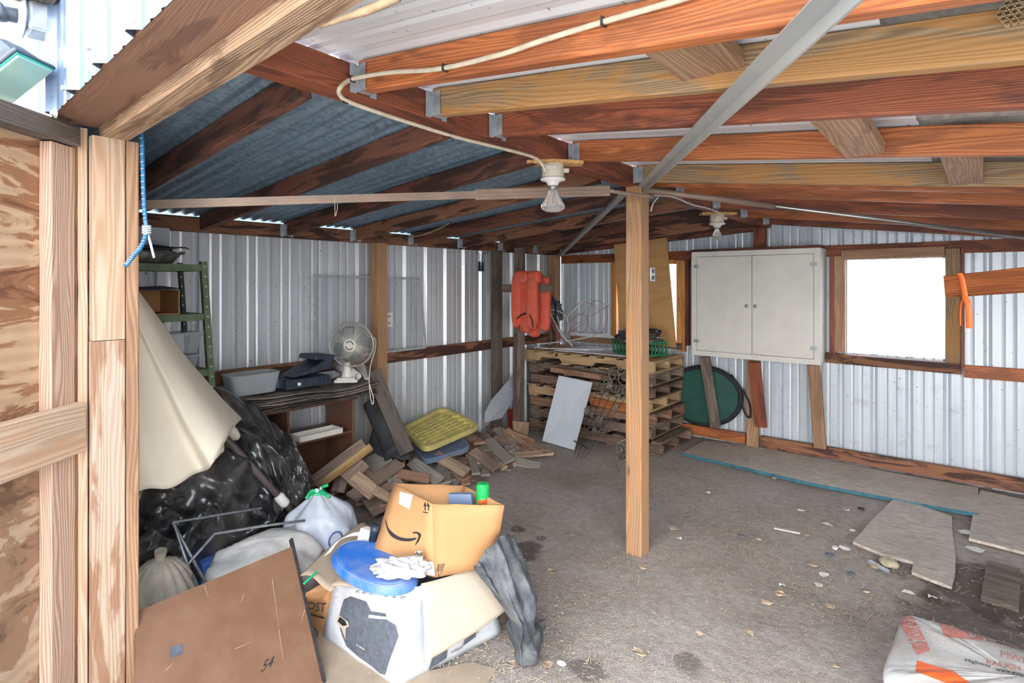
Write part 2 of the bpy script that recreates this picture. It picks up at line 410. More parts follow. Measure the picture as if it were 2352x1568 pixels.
def mk_dirt():
    t = NT('dirt'); p = t.coord()
    a = t.noise(p, 1.6, 6, .6); b = t.noise(p, 24, 6, .7); c = t.noise(p, 160, 3, .6)
    col = t.ramp(a, [(.3, srgb(168, 154, 144)), (.5, srgb(198, 186, 178)), (.7, srgb(216, 206, 200))])
    col = t.mix(t.ramp(b, [(.35, .45), (.6, 0)]), col, srgb(134, 116, 102))
    col = t.mix(t.ramp(c, [(.58, 0), (.68, .6)]), col, srgb(224, 214, 202))
    col = t.mix(t.ramp(c, [(.30, .5), (.40, 0)]), col, srgb(110, 94, 84))
    # fixed dark places: damp patches, soil by the sacks, ground under pallets and scraps
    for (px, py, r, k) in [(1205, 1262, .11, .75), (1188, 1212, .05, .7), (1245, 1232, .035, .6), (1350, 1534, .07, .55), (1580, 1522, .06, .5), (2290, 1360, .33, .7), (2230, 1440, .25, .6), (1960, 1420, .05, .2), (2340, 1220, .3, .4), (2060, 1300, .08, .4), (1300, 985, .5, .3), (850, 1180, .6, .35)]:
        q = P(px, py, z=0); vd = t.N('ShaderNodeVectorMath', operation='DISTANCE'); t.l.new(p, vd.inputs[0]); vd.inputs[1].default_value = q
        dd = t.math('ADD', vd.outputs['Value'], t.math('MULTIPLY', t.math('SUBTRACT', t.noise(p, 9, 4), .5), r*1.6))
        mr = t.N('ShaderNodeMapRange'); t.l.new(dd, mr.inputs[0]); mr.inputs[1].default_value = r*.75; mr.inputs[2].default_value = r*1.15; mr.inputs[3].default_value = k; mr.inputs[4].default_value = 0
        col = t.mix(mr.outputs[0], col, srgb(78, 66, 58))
    h = t.math('ADD', t.math('MULTIPLY', b, .6), t.math('MULTIPLY', c, .4)); t.bump(h, 1.0, .03)
    return t.out(col, .95)
mk_dirt()
dusty('bounce_gravel', (206, 200, 190), (184, 176, 166), .5, .95, 9, 0, .5, 60)  # unseen outside ground, made pale to bounce light up under the roof
m = MT

# ------------------------------------------------------------------ the shell
XL, YB, XR = -3.66, 5.25, 3.1
def rib(s):            # wall panel profile: main rib each 229 mm, two small ones between
    q = s % .229; d = 0
    if q < .05: d = .022*min(1, q/.02, (.05-q)/.02)
    for c in (.11, .17):
        if abs(q-c) < .012: d = .004*(1-abs(q-c)/.012)
    return d
def ribs_at(a, b):
    out = []; s = math.floor(a/.229)*.229
    while s < b:
        for k in (0, .02, .03, .05, .098, .11, .122, .158, .17, .182): out.append(s+k)
        s += .229
    return [a]+[k for k in out if a < k < b]+[b]
def siding(name, mat, fpt, a, b, z0, z1, parent=None):
    """fpt(s, depth, z) -> point ; z0,z1 functions of s"""
    M = MB(); ss = ribs_at(a, b); vs = []
    for s in ss: vs += [fpt(s, rib(s), z0(s)), fpt(s, rib(s), z1(s))]
    return M.add(vs, [(2*i, 2*i+2, 2*i+3, 2*i+1) for i in range(len(ss)-1)]).build(name, mat, parent, thick=.0008, origin=V((0, 0, 0)))
struct(siding('wall_left', m['siding_left'], lambda s, d, z: V((XL-d, s, z)), .41, YB+.0, lambda s: -.02, lambda s: 1.850))
# back wall with two window openings
W1 = (-.844, -.2145, .89, 1.635); W2 = (-2.90, -2.27, .89, 1.635)
top_b = lambda x: (zr(x, YB)+.085) if x > -1.45 else (zl(x, YB)+.085)
wb = bpy.data.objects.new('wall_back', None); C.objects.link(wb); struct(wb); WM[wb.name] = Matrix()
bp = lambda s, d, z: V((s, YB+d, z))
for nm, a, b, f0, f1 in [('siding_sheet', XL, W2[0], lambda s: -.02, top_b), ('siding_sheet', W2[0], W2[1], lambda s: -.02, lambda s: W2[2]), ('siding_sheet', W2[0], W2[1], lambda s: W2[3], top_b),
                      ('siding_sheet', W2[1], W1[0], lambda s: -.02, top_b), ('siding_sheet', W1[0], W1[1], lambda s: -.02, lambda s: W1[2]), ('siding_sheet', W1[0], W1[1], lambda s: W1[3], top_b), ('siding_sheet', W1[1], XR, lambda s: -.02, top_b)]:
    siding(nm, m['siding_back'], bp, a, b, f0, f1, wb)
struct(siding('wall_right', m['siding_back'], lambda s, d, z: V((XR+d, s, z)), .41, YB, lambda s: -.02, lambda s: zr(XR, s)+.08))
# front: sheet metal above the doorway and left of it
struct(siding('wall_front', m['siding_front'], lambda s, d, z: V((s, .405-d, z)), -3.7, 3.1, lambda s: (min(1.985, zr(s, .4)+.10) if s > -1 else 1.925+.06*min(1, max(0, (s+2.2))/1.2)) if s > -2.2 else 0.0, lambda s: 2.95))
# floor
def floor_z(x, y): return -.006+.006*nz((x*1.5, y*1.5, 0))-.004*abs(nz((x*8, y*8, 3)))
M = MB(); M.surf(lambda u, v: V((lerp(-9, 9, u), lerp(-9, 12, v), 0)), 2, 2)
M = MB(); M.surf(lambda u, v: (lambda x, y: V((x, y, floor_z(x, y))))(lerp(-4, 3.4, u), lerp(-.2, 5.6, v)), 150, 120)
struct(M.build('floor', m['dirt'], smooth=True, origin=V((0, 0, 0))))
M = MB(); M.surf(lambda u, v: V((lerp(-30, 30, u), lerp(-30, 30, v), -.03)), 4, 4)
struct(M.build('ground', m['bounce_gravel'], origin=V((0, 0, 0))))
# roof sheets
def roofrib(s):
    q = s % .229; d = 0
    if q < .06: d = .008*min(1, q/.018, (.06-q)/.018)
    for c in (.11, .17):
        if abs(q-c) < .014: d = .005*(1-abs(q-c)/.014)
    return d
def roofribs_at(a, b):
    out = []; s = math.floor(a/.229)*.229
    while s < b:
        for k in (0, .018, .042, .06, .096, .11, .124, .156, .17, .184): out.append(s+k)
        s += .229
    return [a]+[k for k in out if a < k < b]+[b]
def corr(s): return .006+.006*math.sin(s*2*PI/.068)
def roof(name, mat, x0, x1, zf, y0, y1, prof, step=None):
    ys = roofribs_at(y0, y1) if step is None else [y0+(y1-y0)*i/int((y1-y0)/step) for i in range(int((y1-y0)/step)+1)]
    n = 6; vs = [V((lerp(x0, x1, i/n), y, zf(lerp(x0, x1, i/n), y)+.093+prof(y))) for y in ys for i in range(n+1)]
    fs = [(j*(n+1)+i, j*(n+1)+i+1, (j+1)*(n+1)+i+1, (j+1)*(n+1)+i) for j in range(len(ys)-1) for i in range(n)]
    return struct(MB().add(vs, fs).build(name, mat, thick=.0008, origin=V((0, 0, 0))))
roof('ceiling_left', m['roof_galvanised'], -3.78, -1.44, zl, .42, 5.32, lambda y: corr(y), .0115)
roof('ceiling_middle', m['roof_white'], -1.47, -.15, zr, .42, 5.32, roofrib)
roof('ceiling_right', m['roof_grey'], -.22, XR+.1, lambda x, y: zr(x, y)+.012, .42, 5.32, lambda y: corr(y), .0115)

# windows: timber frames and milky sheet
def window(n, W, mats):
    o = bpy.data.objects.new('window_%d' % n, None); C.objects.link(o); struct(o)
    o.location = ((W[0]+W[1])/2, 5.2, W[2]); WM[o.name] = Matrix.Translation(o.location)
    (MB().box(((W[0]+W[1])/2, 5.262, (W[2]+W[3])/2), (W[1]-W[0]+.02, .004, W[3]-W[2]+.02))).build('window_pane', m['window_sheet'], o)
    return o
w1 = window(1, W1, None)
board('window_jamb', (-.885, 5.185, .90), (-.885, 5.185, 1.665), .075, .04, m['wood_tan'], (1, 0, 0), w1)
board('window_jamb', (-.935, 5.2, .86), (-.935, 5.2, 1.67), .04, .06, m['wood_red'], (1, 0, 0), w1)
board('window_jamb', (-.17, 5.19, .84), (-.17, 5.19, 1.70), .085, .04, m['wood_tan_grey'], (1, 0, 0), w1)
board('window_jamb', (-.113, 5.2, .84), (-.113, 5.2, 1.70), .02, .06, m['wood_red'], (1, 0, 0), w1)
board('window_header', (-.87, 5.17, 1.675), (-.215, 5.17, 1.68), .075, .035, m['wood_tan'], (0, 0, 1), w1)
board('window_sill', (-1.0, 5.19, .845), (-.12, 5.19, .835), .075, .09, m['wood_stained'], (0, 0, 1), w1)
w2 = window(2, W2, None)
board('window_jamb', (-2.935, 5.185, .90), (-2.935, 5.185, 1.665), .06, .04, m['wood_frame_pine'], (1, 0, 0), w2)
board('window_jamb', (-2.215, 5.185, .80), (-2.215, 5.185, 1.665), .085, .04, m['wood_frame_pine'], (1, 0, 0), w2)
board('window_jamb', (-2.155, 5.2, .86), (-2.155, 5.2, 1.67), .03, .06, m['wood_red'], (1, 0, 0), w2)
board('window_header', (-2.9, 5.18, 1.655), (-2.27, 5.18, 1.655), .04, .045, m['wood_frame_pine'], (0, 0, 1), w2)
board('window_sill', (-2.95, 5.19, .85), (-2.2, 5.19, .85), .06, .06, m['wood_dark_grey'], (0, 0, 1), w2)

# ------------------------------------------------------------------ frame timbers
def tb(name, label, cat, *a, group=None, **k): return tag(board(name, *a, **k), label, cat, group)
tb('ridge_beam', 'long reddish ridge beam running from the doorway over the centre post to the back wall', 'beam', (-1.455, .56, zb(.56)+.045), (-1.455, 5.2, zb(5.2)+.045), .09, .09, m['wood_red'])
tb('centre_post', 'square knotty tan post standing on the dirt floor in the middle of the shed', 'post', (-1.44, 2.79, -.01), (-1.44, 2.79, zb(2.79)), .092, .092, m['wood_post'], (1, 0, 0))
oo = thing('outlet_plate', 'grey outlet box on the right side of the centre post', 'outlet', P(1497, 630, x=-1.392))
c0 = P(1497, 630, x=-1.392); MB().box(c0+V((.004, 0, 0)), (.008, .05, .075)).build('cover_plate', m['galvanised'], oo, bevel=.002); MB().box(c0+V((.009, 0, .018)), (.003, .026, .022)).box(c0+V((.009, 0, -.018)), (.003, .026, .022)).build('socket', m['steel_dark'], oo)

def hanger(parent, x, y, z, sx, w=.05):
    """joist hanger: seat and two flanges, seen as a folded strip"""
    M = MB(); M.box((x+sx*.022, y, z-.0015), (.045, w-.006, .003))
    for s in (-1, 1):
        M.box((x+sx*.022, y+s*(w/2-.002), z+.036), (.044, .002, .075)); M.box((x+sx*.0015, y+s*(w/2+.010), z+.034), (.003, .022, .085))
    return M.build('joist_hanger', m['galvanised'], parent)
RY = [1.0, 1.29, 1.6, 2.12, 2.72, 2.87, 3.25, 3.85, 4.42, 4.98]
RM = ['wood_orange', 'wood_tan_grey', 'wood_red', 'wood_orange', 'wood_tan_grey', 'wood_orange', 'wood_orange', 'wood_red', 'wood_orange', 'wood_red']
RLAB = ['orange-brown rafter carrying the cream cable, nearest the doorway', 'pale knotty rafter with yellow streaks, beside the cabled orange rafter',
        'deep red rafter with a big eye knot, behind the pale streaked rafter', 'smooth orange rafter behind the red eye-knot rafter', 'grey weathered rafter landing on the beam at the centre post',
        'thin lit rafter tucked just behind the grey weathered rafter', 'orange rafter, first of the far bunch beyond the centre post', 'dark red rafter over the far lamp, second of the far bunch beyond the post', 'orange rafter third of the far bunch beyond the post', 'rafter lying closest to the back wall on the right slope']
for y, mm, lb in zip(RY, RM, RLAB):
    x0, x1 = -1.405, XR
    r = tb('rafter', lb, 'rafter', (x0, y, zr(x0, y)+.045), (x1, y, zr(x1, y)+.045), .089, .038, m[mm], group='rafters of the right roof slope')
    if y > .9 and y != 2.87:
        WM[r.name] = r.matrix_basis.copy(); hanger(r, x0, y, zr(x0, y), 1)
LY = [.87, 1.42, 1.95, 2.49, 3.04, 3.6, 4.15, 4.70, 5.19]
for i, y in enumerate(LY):
    x0, x1 = -3.595, -1.502
    lb = ['crossing above the canvas umbrella', 'over the green steel shelving', 'crossing above the black tarp heap, meeting the plate near the blue case', 'landing on the wall plate left of the tall wall post', 'landing just right of the tall wall post, trailing a pale sliver', 'landing above the hanging black clips', 'landing over the dark wall post', 'landing by the orange vests', 'lying against the back wall left of the ridge'][i]
    r = tb('rafter', 'left-slope rafter '+lb, 'rafter', (x0, y, zl(x0, y)+.045), (x1, y, zl(x1, y)+.045), .089, .038, m[['wood_dark_red', 'wood_stained'][i % 2] if i > 1 else 'wood_dark_red'], group='rafters of the left roof slope')
    WM[r.name] = r.matrix_basis.copy()
    if i > 1: hanger(r, x0, y, zl(x0, y), 1)
tb('wall_plate', 'long stained top plate running along the left wall under the roof edge', 'beam', (-3.62, .45, 1.80), (-3.62, 5.2, 1.80), .089, .042, m['wood_stained'])
tb('wall_girt', 'stained horizontal girt across the middle of the left wall', 'girt', (-3.63, .6, .862), (-3.63, 5.2, .862), .089, .04, m['wood_stained'])
tb('wall_post', 'tall tan post on the left wall beside the table fan', 'post', (-3.562, 2.68, -.01), (-3.562, 2.68, 1.755), .095, .09, m['wood_post'], (1, 0, 0))
tb('wall_post', 'dark weathered post on the left wall crossed by the short board', 'post', (-3.565, 4.05, -.01), (-3.565, 4.05, 1.755), .08, .08, m['wood_dark_grey'], (1, 0, 0))
tb('standing_pole', 'grey weathered pole standing free left of the pallet stack, vests hung on it', 'post', (-3.385, 4.16, -.01), (-3.385, 4.18, 1.80), .08, .075, m['wood_grey'], (1, 0, 0))
tb('corner_post', 'brown corner post behind the orange vests', 'post', (-3.585, 5.02, -.01), (-3.585, 5.02, 1.755), .09, .09, m['wood_tan'], (1, 0, 0))
tb('cross_board', 'short grey board fixed level across the two weathered posts, carrying the vests', 'board', (-3.64, 4.095, 1.40), (-2.96, 4.095, 1.405), .075, .03, m['wood_grey'])
tb('wall_girt', 'reddish upper girt along the back wall above the big window', 'girt', (-3.62, 5.225, 1.712), (XR, 5.225, 1.712), .089, .04, m['wood_red'])
tb('wall_girt', 'orange lower girt on the back wall right of the big window', 'girt', (-.105, 5.23, .815), (XR, 5.23, .815), .089, .034, m['wood_orange'])
tb('wall_girt', 'dark lower girt on the back wall between the windows behind the cabinet', 'girt', (-2.12, 5.23, .83), (-1.02, 5.23, .83), .08, .034, m['wood_dark_grey'])
tb('base_plate', 'orange-brown base board at the foot of the back wall left of the stud foot', 'board', (-2.6, 5.19, .075), (-1.62, 5.19, .07), .089, .04, m['wood_orange'])
tb('base_plate', 'long dark base board at the foot of the back wall right of the stud foot', 'board', (-1.49, 5.19, .07), (XR, 5.19, .07), .095, .04, m['wood_stained'])
tb('gable_stud', 'brown stud rising above the white cabinet to the ridge', 'stud', (-1.50, 5.19, 1.76), (-1.50, 5.19, zb(5.19)), .1, .05, m['wood_red'], (1, 0, 0))
tb('gable_stud', 'brown stud foot standing between the two base boards below the cabinet', 'stud', (-1.555, 5.175, -.01), (-1.555, 5.175, .785), .1, .05, m['wood_tan'], (1, 0, 0))
def lean(name, lab, px0, py0, px1, py1, y0, y1, mm, wd=.089):
    a = P(px0, py0, y=y0); b = P(px1, py1, y=y1); tb(name, lab, 'board', a, b, wd, .035, m[mm], (1, 0, 0))
lean('prop_board', 'grey prop board under the cabinet, crossing the green oval bag', 1619, 819, 1644, 980, 5.02, 5.085, 'wood_grey')
lean('prop_board', 'reddish prop board under the middle of the white cabinet', 1733, 831, 1749, 980, 5.02, 5.11, 'wood_red')
lean('prop_board', 'swirly-grained prop board under the right end of the cabinet', 1869, 838, 1884, 1028, 5.02, 5.13, 'wood_tan')
# blocking between rafters
for a, b, wd, th, mm, lb in [((-.47, 1.02, 1.945), (-.47, 1.27, 1.94), .14, .04, 'wood_tan', 'dark-streaked block nailed between the cabled orange rafter and the pale rafter'),
                     ((-.29, 1.63, 1.885), (-.29, 2.10, 1.875), .11, .04, 'wood_tan', 'sawn block between the red eye-knot rafter and the smooth orange rafter'),
                     ((-.05, 2.15, 1.845), (-.05, 2.70, 1.835), .1, .035, 'wood_tan', 'small block poking out between the smooth orange and the grey rafter')]:
    tb('rafter_block', lb, 'block', a, b, wd, th, m[mm], (1, 0, 0))
# header over the doorway
def hz(x): return 1.905+.035*(x+2.1)
tb('header_board', 'wide brown header board over the doorway under the white siding', 'beam', (-2.16, .475, hz(-2.16)+.058), (-.80, .475, hz(-2.16)+.108), .135, .04, m['wood_header'], (0, 1, 0))
tb('header_board', 'rough-edged pale header board on the inner side over the doorway', 'beam', (-2.14, .572, hz(-2.14)+.046), (-.80, .572, hz(-2.14)+.098), .092, .072, m['wood_header_pale'])
# bark edge stick at the top
M = MB(); M.tube(smooth_path([PT(735, 62, 1.10), PT(790, 42, 1.05), PT(850, 22, 1.0), PT(915, -6, .96)], 12), [.002, .003, .004, .005, .006, .007, .007, .008, .008, .008, .008, .008, .008], 8)
tag(M.build('bark_strip', m['bark'], smooth=True), 'pale peeling bark strip hanging off the inner header board', 'bark')
# left jamb timbers
XJ = -2.1
def vb(name, lab, x, y, w, t, mm, z1, up=(0, 1, 0), z0=-.02): return tb(name, lab, 'post', (x, y, z0), (x, y, z1), w, t, m[mm], up)
vb('jamb_board', 'pale weathered doorway jamb board, widest of the uprights', XJ-.02, .553, .088, .038, 'wood_jamb', 1.27)
vb('jamb_board', 'grey-white upper jamb piece butted on top of the pale jamb board', XJ-.019, .553, .088, .036, 'wood_pale', hz(XJ)+.0, z0=1.272)
vb('jamb_board', 'narrow tan jamb edge holding the end of the blue cord', XJ-.03, .618, .036, .05, 'wood_tan', 1.905)
vb('jamb_board', 'thin pale strip filling the gap behind the door edge', XJ-.055, .498, .02, .03, 'wood_pale', 1.93)
vb('jamb_board', 'brown grooved upright between the door and the thin pale strip', XJ-.1, .47, .045, .05, 'wood_header', 1.925)
# open door leaf
HG = V((-2.145, .455, 0)); DD = V((math.sin(YAW), -math.cos(YAW), 0)); DN = V((DD.y, -DD.x, 0))   # along leaf, normal
if DN.dot(V((0, 0, 0))-HG) < 0: DN = -DN
door = thing('door_leaf', 'open plywood door leaf with pale framing at the left edge', 'door', HG)
del door['label'], door['category']; tag(door, 'weather-stained plywood door swung open at the left of the doorway', 'door')
def dpt(s, n, z): return HG+DD*s+DN*n+V((0, 0, z))
board('plywood_sheet', dpt(.02, -.016, .50), dpt(.95, -.016, .50), .90, .01, m['door_plywood_low'], (0, 0, 1), door)
board('plywood_sheet', dpt(.02, -.016, 1.44), dpt(.95, -.016, 1.44), .97, .01, m['door_plywood'], (0, 0, 1), door)
board('stile', dpt(.045, .008, .03), dpt(.045, .008, 1.86), .089, .038, m['wood_pale_pink'], DD, door)
board('stile', dpt(.90, .008, .03), dpt(.90, .008, 1.86), .089, .038, m['wood_pale_pink'], DD, door)
board('top_rail', dpt(.0, .012, 1.895), dpt(.95, .012, 1.895), .06, .06, m['wood_grey'], (0, 0, 1), door)
board('middle_rail', dpt(-.005, .036, 1.012), dpt(.95, .036, 1.008), .15, .036, m['wood_pale'], (0, 0, 1), door)

# ------------------------------------------------------------------ steel braces, rails, cables
def angle_iron(name, lab, p0, p1, a=.05, up=(0, 0, 1)):
    M_, L = frame(p0, p1, up); R3 = M_.to_3x3(); c = (V(p0)+V(p1))/2; Mm = MB()
    Mm.box(c, (L, a, .004), R3); Mm.box(c+R3 @ V((0, a/2, -a/2+.002)), (L, .004, a), R3)
    return tag(Mm.build(name, m['angle_iron'], origin=V(p0)), lab, 'brace')
angle_iron('steel_brace', 'long galvanised angle brace slanting from the post top toward the camera', (-1.385, 2.72, 1.955), (.076, .49, 1.806), .034, (.2, .1, 1))
angle_iron('steel_brace', 'dull angle brace running from the ridge beam down to the corner post', (-1.52, 2.78, 1.94), (-3.5, 5.0, 1.742), .04, (.3, .3, 1))
tr = thing('track_rail', 'beige grooved rail spanning from the left wall to the centre post', 'rail', (-1.6, 2.7, 1.9))
def grooved(p0, p1, h, t):
    Mm = MB(); M_, L = frame(p0, p1); c = (V(p0)+V(p1))/2; R3 = M_.to_3x3()
    Mm.box(c, (L, t, h), R3)
    for k in (-.33, .33, 0): Mm.box(c+R3 @ V((0, 0, k*h)), (L, t+.006, h*.18), R3)
    return Mm
ra, rb_, rc = PT(300, 471, 2.15), PT(1105, 447, 2.58), PT(1400, 438, 2.74)
grooved(ra, rb_, .034, .010).build('rail', m['track_beige'], tr)
grooved(rb_-V((.02, .02, 0)), rc, .05, .014).build('sleeve', m['track_beige'], tr, bevel=.002)
MB().tube(smooth_path([rc, PT(1452, 446, 2.80), PT(1500, 452, 2.86)], 6), .010).build('end_rod', m['track_beige'], tr, smooth=True)
rr = thing('curtain_rod', 'shiny metal rod with a beige sleeve running from the post top to the right', 'rod', (-1.37, 2.8, 1.93))
e0 = V((-1.385, 2.74, 1.945)); e1 = PT(2352, 545, 3.2); e2 = e0+(e1-e0)*.33; e3 = e0+(e1-e0)*1.35
MB().tube([e0, e2], .016, 10).build('sleeve', m['track_beige'], rr, smooth=True)
MB().tube([e2, e3], .0115, 12).build('rod', m['rod_shiny'], rr, smooth=True)
cab = MB()
pts = [P(1640, -30, y=.968), P(1560, 0, y=.968), P(1380, 52, y=.968), P(1240, 95, y=.968), P(1150, 125, y=.968), P(1010, 158, y=.968), P(900, 166, y=.968), P(840, 175, y=.945), P(805, 183, y=.93)]
pts += [P(782, 200, x=-1.35), P(780, 217, x=-1.37), P(802, 234, x=-1.375), P(880, 262, x=-1.388), P(960, 288, x=-1.395), P(1060, 318, x=-1.395), P(1170, 345, x=-1.395), P(1228, 362, x=-1.395), P(1245, 378, x=-1.397), P(1252, 392, x=-1.40)]
sp_ = smooth_path(pts, 110)
cb = thing('power_cable', 'cream flat cable stapled along the front rafter and ridge beam to the near lamp', 'cable', sp_[0])
vs = []; 
MB().tube(sp_, .0062, 8).build('cable', m['cable_cream'], cb, smooth=True)
for k in (12, 30, 48, 66, 84): 
    p = sp_[k]; MB().box(p, (.004, .018, .018)).build('staple', m['steel_dark'], cb)
M = MB(); M.tube(smooth_path([V((-1.41, 2.84, 1.93)), P(1545, 452, x=-1.41), P(1590, 470, x=-1.41), P(1625, 478, x=-1.40), P(1655, 490, x=-1.41), P(1657, 500, x=-1.42)], 30), .005, 6)
tag(M.build('power_cable', m['cable_white'], smooth=True), 'white cable running along the ridge beam from the post to the far lamp', 'cable')
M = MB(); M.tube(smooth_path([P(1512, 452, y=2.9), P(1500, 468, y=2.86), P(1495, 485, y=2.845)], 10), .004, 6)
tag(M.build('cable_end', m['cable_white'], smooth=True), 'short white cable end curling down behind the centre post top', 'cable')
# lamps
def lamp(px, y, lab, r, reflector):
    q = P(px, 400, x=-1.45); y = q.y if y is None else y; c = V((-1.45, y, zb(y)))
    t = thing('ceiling_lamp', lab, 'lamp', c, 'bare bulb lamps under the ridge beam')
    z = c.z; M_ = MB(); prof = [(-.115, -.022), (-.06, -.03), (0, -.036), (.06, -.028), (.13, -.018), (.13, .02), (0, .03), (-.115, .022)]
    rt = Matrix.Rotation(YAW, 3, 'Z'); M_.prism([c+rt @ V((a, b*1.6, -.014)) for a, b in prof], (0, 0, .014)).build('mounting_board', m['chip_wood'], t)
    MB().lathe([(.045, -.075), (.048, -.07), (.048, -.014)], c, 20).build('junction_box', m['box_cream'], t, smooth=False)
    MB().box(c+rt @ V((.055, 0, -.04)), (.03, .02, .018), rt).box(c+rt @ V((-.01, -.05, -.035)), (.05, .014, .018), rt).build('cable_clamp', m['box_cream'], t, bevel=.002)
    MB().lathe([(.022, -.105), (.024, -.10), (.03, -.09), (.055, -.082), (.055, -.075), (.03, -.074)], c, 24).build('socket', m['porcelain'], t, smooth=True)
    if reflector:
        MB().lathe([(.004, -.222), (.03, -.220), (.050, -.208), (.054, -.198), (.050, -.188), (.030, -.155), (.018, -.128), (.016, -.105)], c, 28).build('bulb', m['bulb_glass'], t, smooth=True)
        MB().lathe([(.0165, -.128), (.0165, -.106)], c, 16).build('bulb_collar', m['chrome'], t, smooth=True)
    else:
        MB().lathe([(.002, -.195), (.02, -.188), (.030, -.170), (.030, -.155), (.018, -.128), (.014, -.105)], c, 24).build('bulb', m['bulb_glass'], t, smooth=True)
        MB().lathe([(.0145, -.118), (.0145, -.104)], c, 16).build('bulb_collar', m['chrome'], t, smooth=True)
lamp(1270, None, 'near ceiling lamp with a clear cone reflector bulb, left of the centre post', 0, True)
lamp(1647, None, 'far ceiling lamp with a small round clear bulb, above the white cabinet', 0, False)

# ------------------------------------------------------------------ white cabinet
cbt = thing('wall_cabinet', 'white painted two-door cabinet hung on the back wall beside the big window', 'cabinet', (-1.51, 5.1, .80))
cx0, cx1, cz0, cz1, cy = -2.033, -.988, .80, 1.73, 5.0
M = MB(); th = .018
M.box(((cx0+cx1)/2, 5.105, cz0+th/2), (cx1-cx0, .2, th)).box(((cx0+cx1)/2, 5.105, cz1-th/2), (cx1-cx0, .2, th))
M.box((cx0+th/2, 5.105, (cz0+cz1)/2), (th, .2, cz1-cz0-2*th)).box((cx1-th/2, 5.105, (cz0+cz1)/2), (th, .2, cz1-cz0-2*th)).box(((cx0+cx1)/2, 5.2, (cz0+cz1)/2), (cx1-cx0-2*th, .008, cz1-cz0-2*th))
M.build('body', m['cabinet_paint'], cbt, bevel=.002)
M = MB(); st = .045
M.box((cx0+st/2, cy-.004, (cz0+cz1)/2), (st, .018, cz1-cz0)).box((cx1-st/2, cy-.004, (cz0+cz1)/2), (st, .018, cz1-cz0))
M.box(((cx0+cx1)/2, cy-.004, cz1-.022), (cx1-cx0-2*st, .018, .044)).box(((cx0+cx1)/2, cy-.004, cz0+.022), (cx1-cx0-2*st, .018, .044)).build('face_frame', m['cabinet_paint'], cbt)
mx = P(1727, 700, y=4.985).x
for a, b, s in ((cx0+st+.003, mx-.002, 1), (mx+.002, cx1-st-.003, -1)):
    d = MB().box(((a+b)/2, cy-.006, (cz0+cz1)/2), (b-a, .018, cz1-cz0-.094)).build('door', m['cabinet_paint'], cbt, bevel=.002)
    kx = mx-.035*s; MB().lathe([(.004, 0), (.006, .012), (.014, .018), (.015, .026), (.008, .031), (.001, .032)], (kx, cy-.015, 1.255), 16, Matrix.Rotation(PI/2, 3, 'X')).build('knob', m['chrome'], d, smooth=True)
    hx = a if s == 1 else b
    for hzz in (cz0+.13, cz1-.13):
        Mh = MB(); Mh.box((hx, cy-.0175, hzz), (.05, .004, .028)); Mh.box((hx, cy-.020, hzz), (.008, .008, .042)); 
        for q in (-.018, .018): Mh.lathe([(.004, 0), (.004, .003)], (hx+q, cy-.0195, hzz), 8, Matrix.Rotation(PI/2, 3, 'X'))
        Mh.build('hinge', m['galvanised'], d, bevel=.001)
tb('ledge_strip', 'thin reddish strip lying along the top of the white cabinet', 'board', (cx0-.01, 5.03, cz1+.012), (cx1+.005, 5.03, cz1+.014), .022, .06, m['wood_dark_red'])

# plywood over the second window
q = [P(1425, 778, y=5.13), P(1553, 792, y=5.13), P(1531, 545, y=5.15), P(1410, 562, y=5.15)]
q[0].z = .86; q[1].z = .835
M = MB(); M.prism(q, (0, .012, 0)); tag(M.build('plywood_panel', m['plywood_sheet']), 'knotty yellow plywood panel propped over the small window behind the centre post', 'panel')

# flagged timber from the right
fa = PT(2177, 658, 2.3); fb = PT(2352, 643, 2.03); fe = fa+(fb-fa)*3.2
fl = tb('flagged_board', 'orange-brown plank end poking in from the right with a ribbon tied on', 'board', fa, fe, .089, .038, m['wood_orange'])
tb('right_post', 'post that carries the ribboned plank, at the right side', 'post', (fe.x, fe.y, -.01), (fe.x, fe.y, zr(fe.x, fe.y)), .089, .089, m['wood_post'], (1, 0, 0))
rib_ = thing('ribbon', 'bright orange plastic ribbon knotted round the plank end on the right', 'ribbon', PT(2222, 700, 2.2))
nrm = (fb-fa).cross(V((0, 0, 1))).normalized(); 
if nrm.dot(V((0, 0, EYE))-fa) < 0: nrm = -nrm
k0 = fa+(fb-fa)*.27+nrm*.024
M = MB()
def strip(pts, w, dirv, name, par, mat, th=.001, n=24):
    Mx = MB(); d = V(dirv).normalized(); pp = smooth_path(pts, n)
    Mx.surf(lambda u, v: pp[int(round(v*n))]+d*(w*(u-.5)), 2, n); return Mx.build(name, mat, par, smooth=True, thick=th)
al = (fb-fa).normalized()
strip([k0-al*.012+V((0, 0, .048)), k0+V((0, 0, .02)), k0+al*.012+V((0, 0, -.05))], .026, al, 'ribbon_loop', rib_, m['tape_orange'])
strip([k0+al*.010+V((0, 0, -.045)), k0+al*-.006+V((0, 0, -.08)), k0+al*-.008+V((0, 0, -.16))], .018, al+nrm*.5, 'ribbon_tail', rib_, m['tape_orange'])
strip([k0+al*.012+V((0, 0, -.045)), k0+al*.028+V((0, 0, -.08))+nrm*.004, k0+al*.030+V((0, 0, -.17))], .022, al-nrm*.4, 'ribbon_tail', rib_, m['tape_orange'])
# wasp nest
nc = P(2330, 32, y=1.262); M = MB()
ns = thing('wasp_nest', 'small papery wasp nest stuck on the pale knotty rafter, top right', 'nest', nc)
for i in range(-2, 3):
    for j in range(-2, 3):
        if abs(i+j*.5) < 2.3 and i*i+j*j+i*j <= 4:
            M.tube([nc+V(((i+j*.5)*.009, 0, j*.0078)), nc+V(((i+j*.5)*.0095, -.014, j*.0082))], .0046, 6, cap=False)
M.build('cells', m['nest_paper'], ns, thick=.0008)
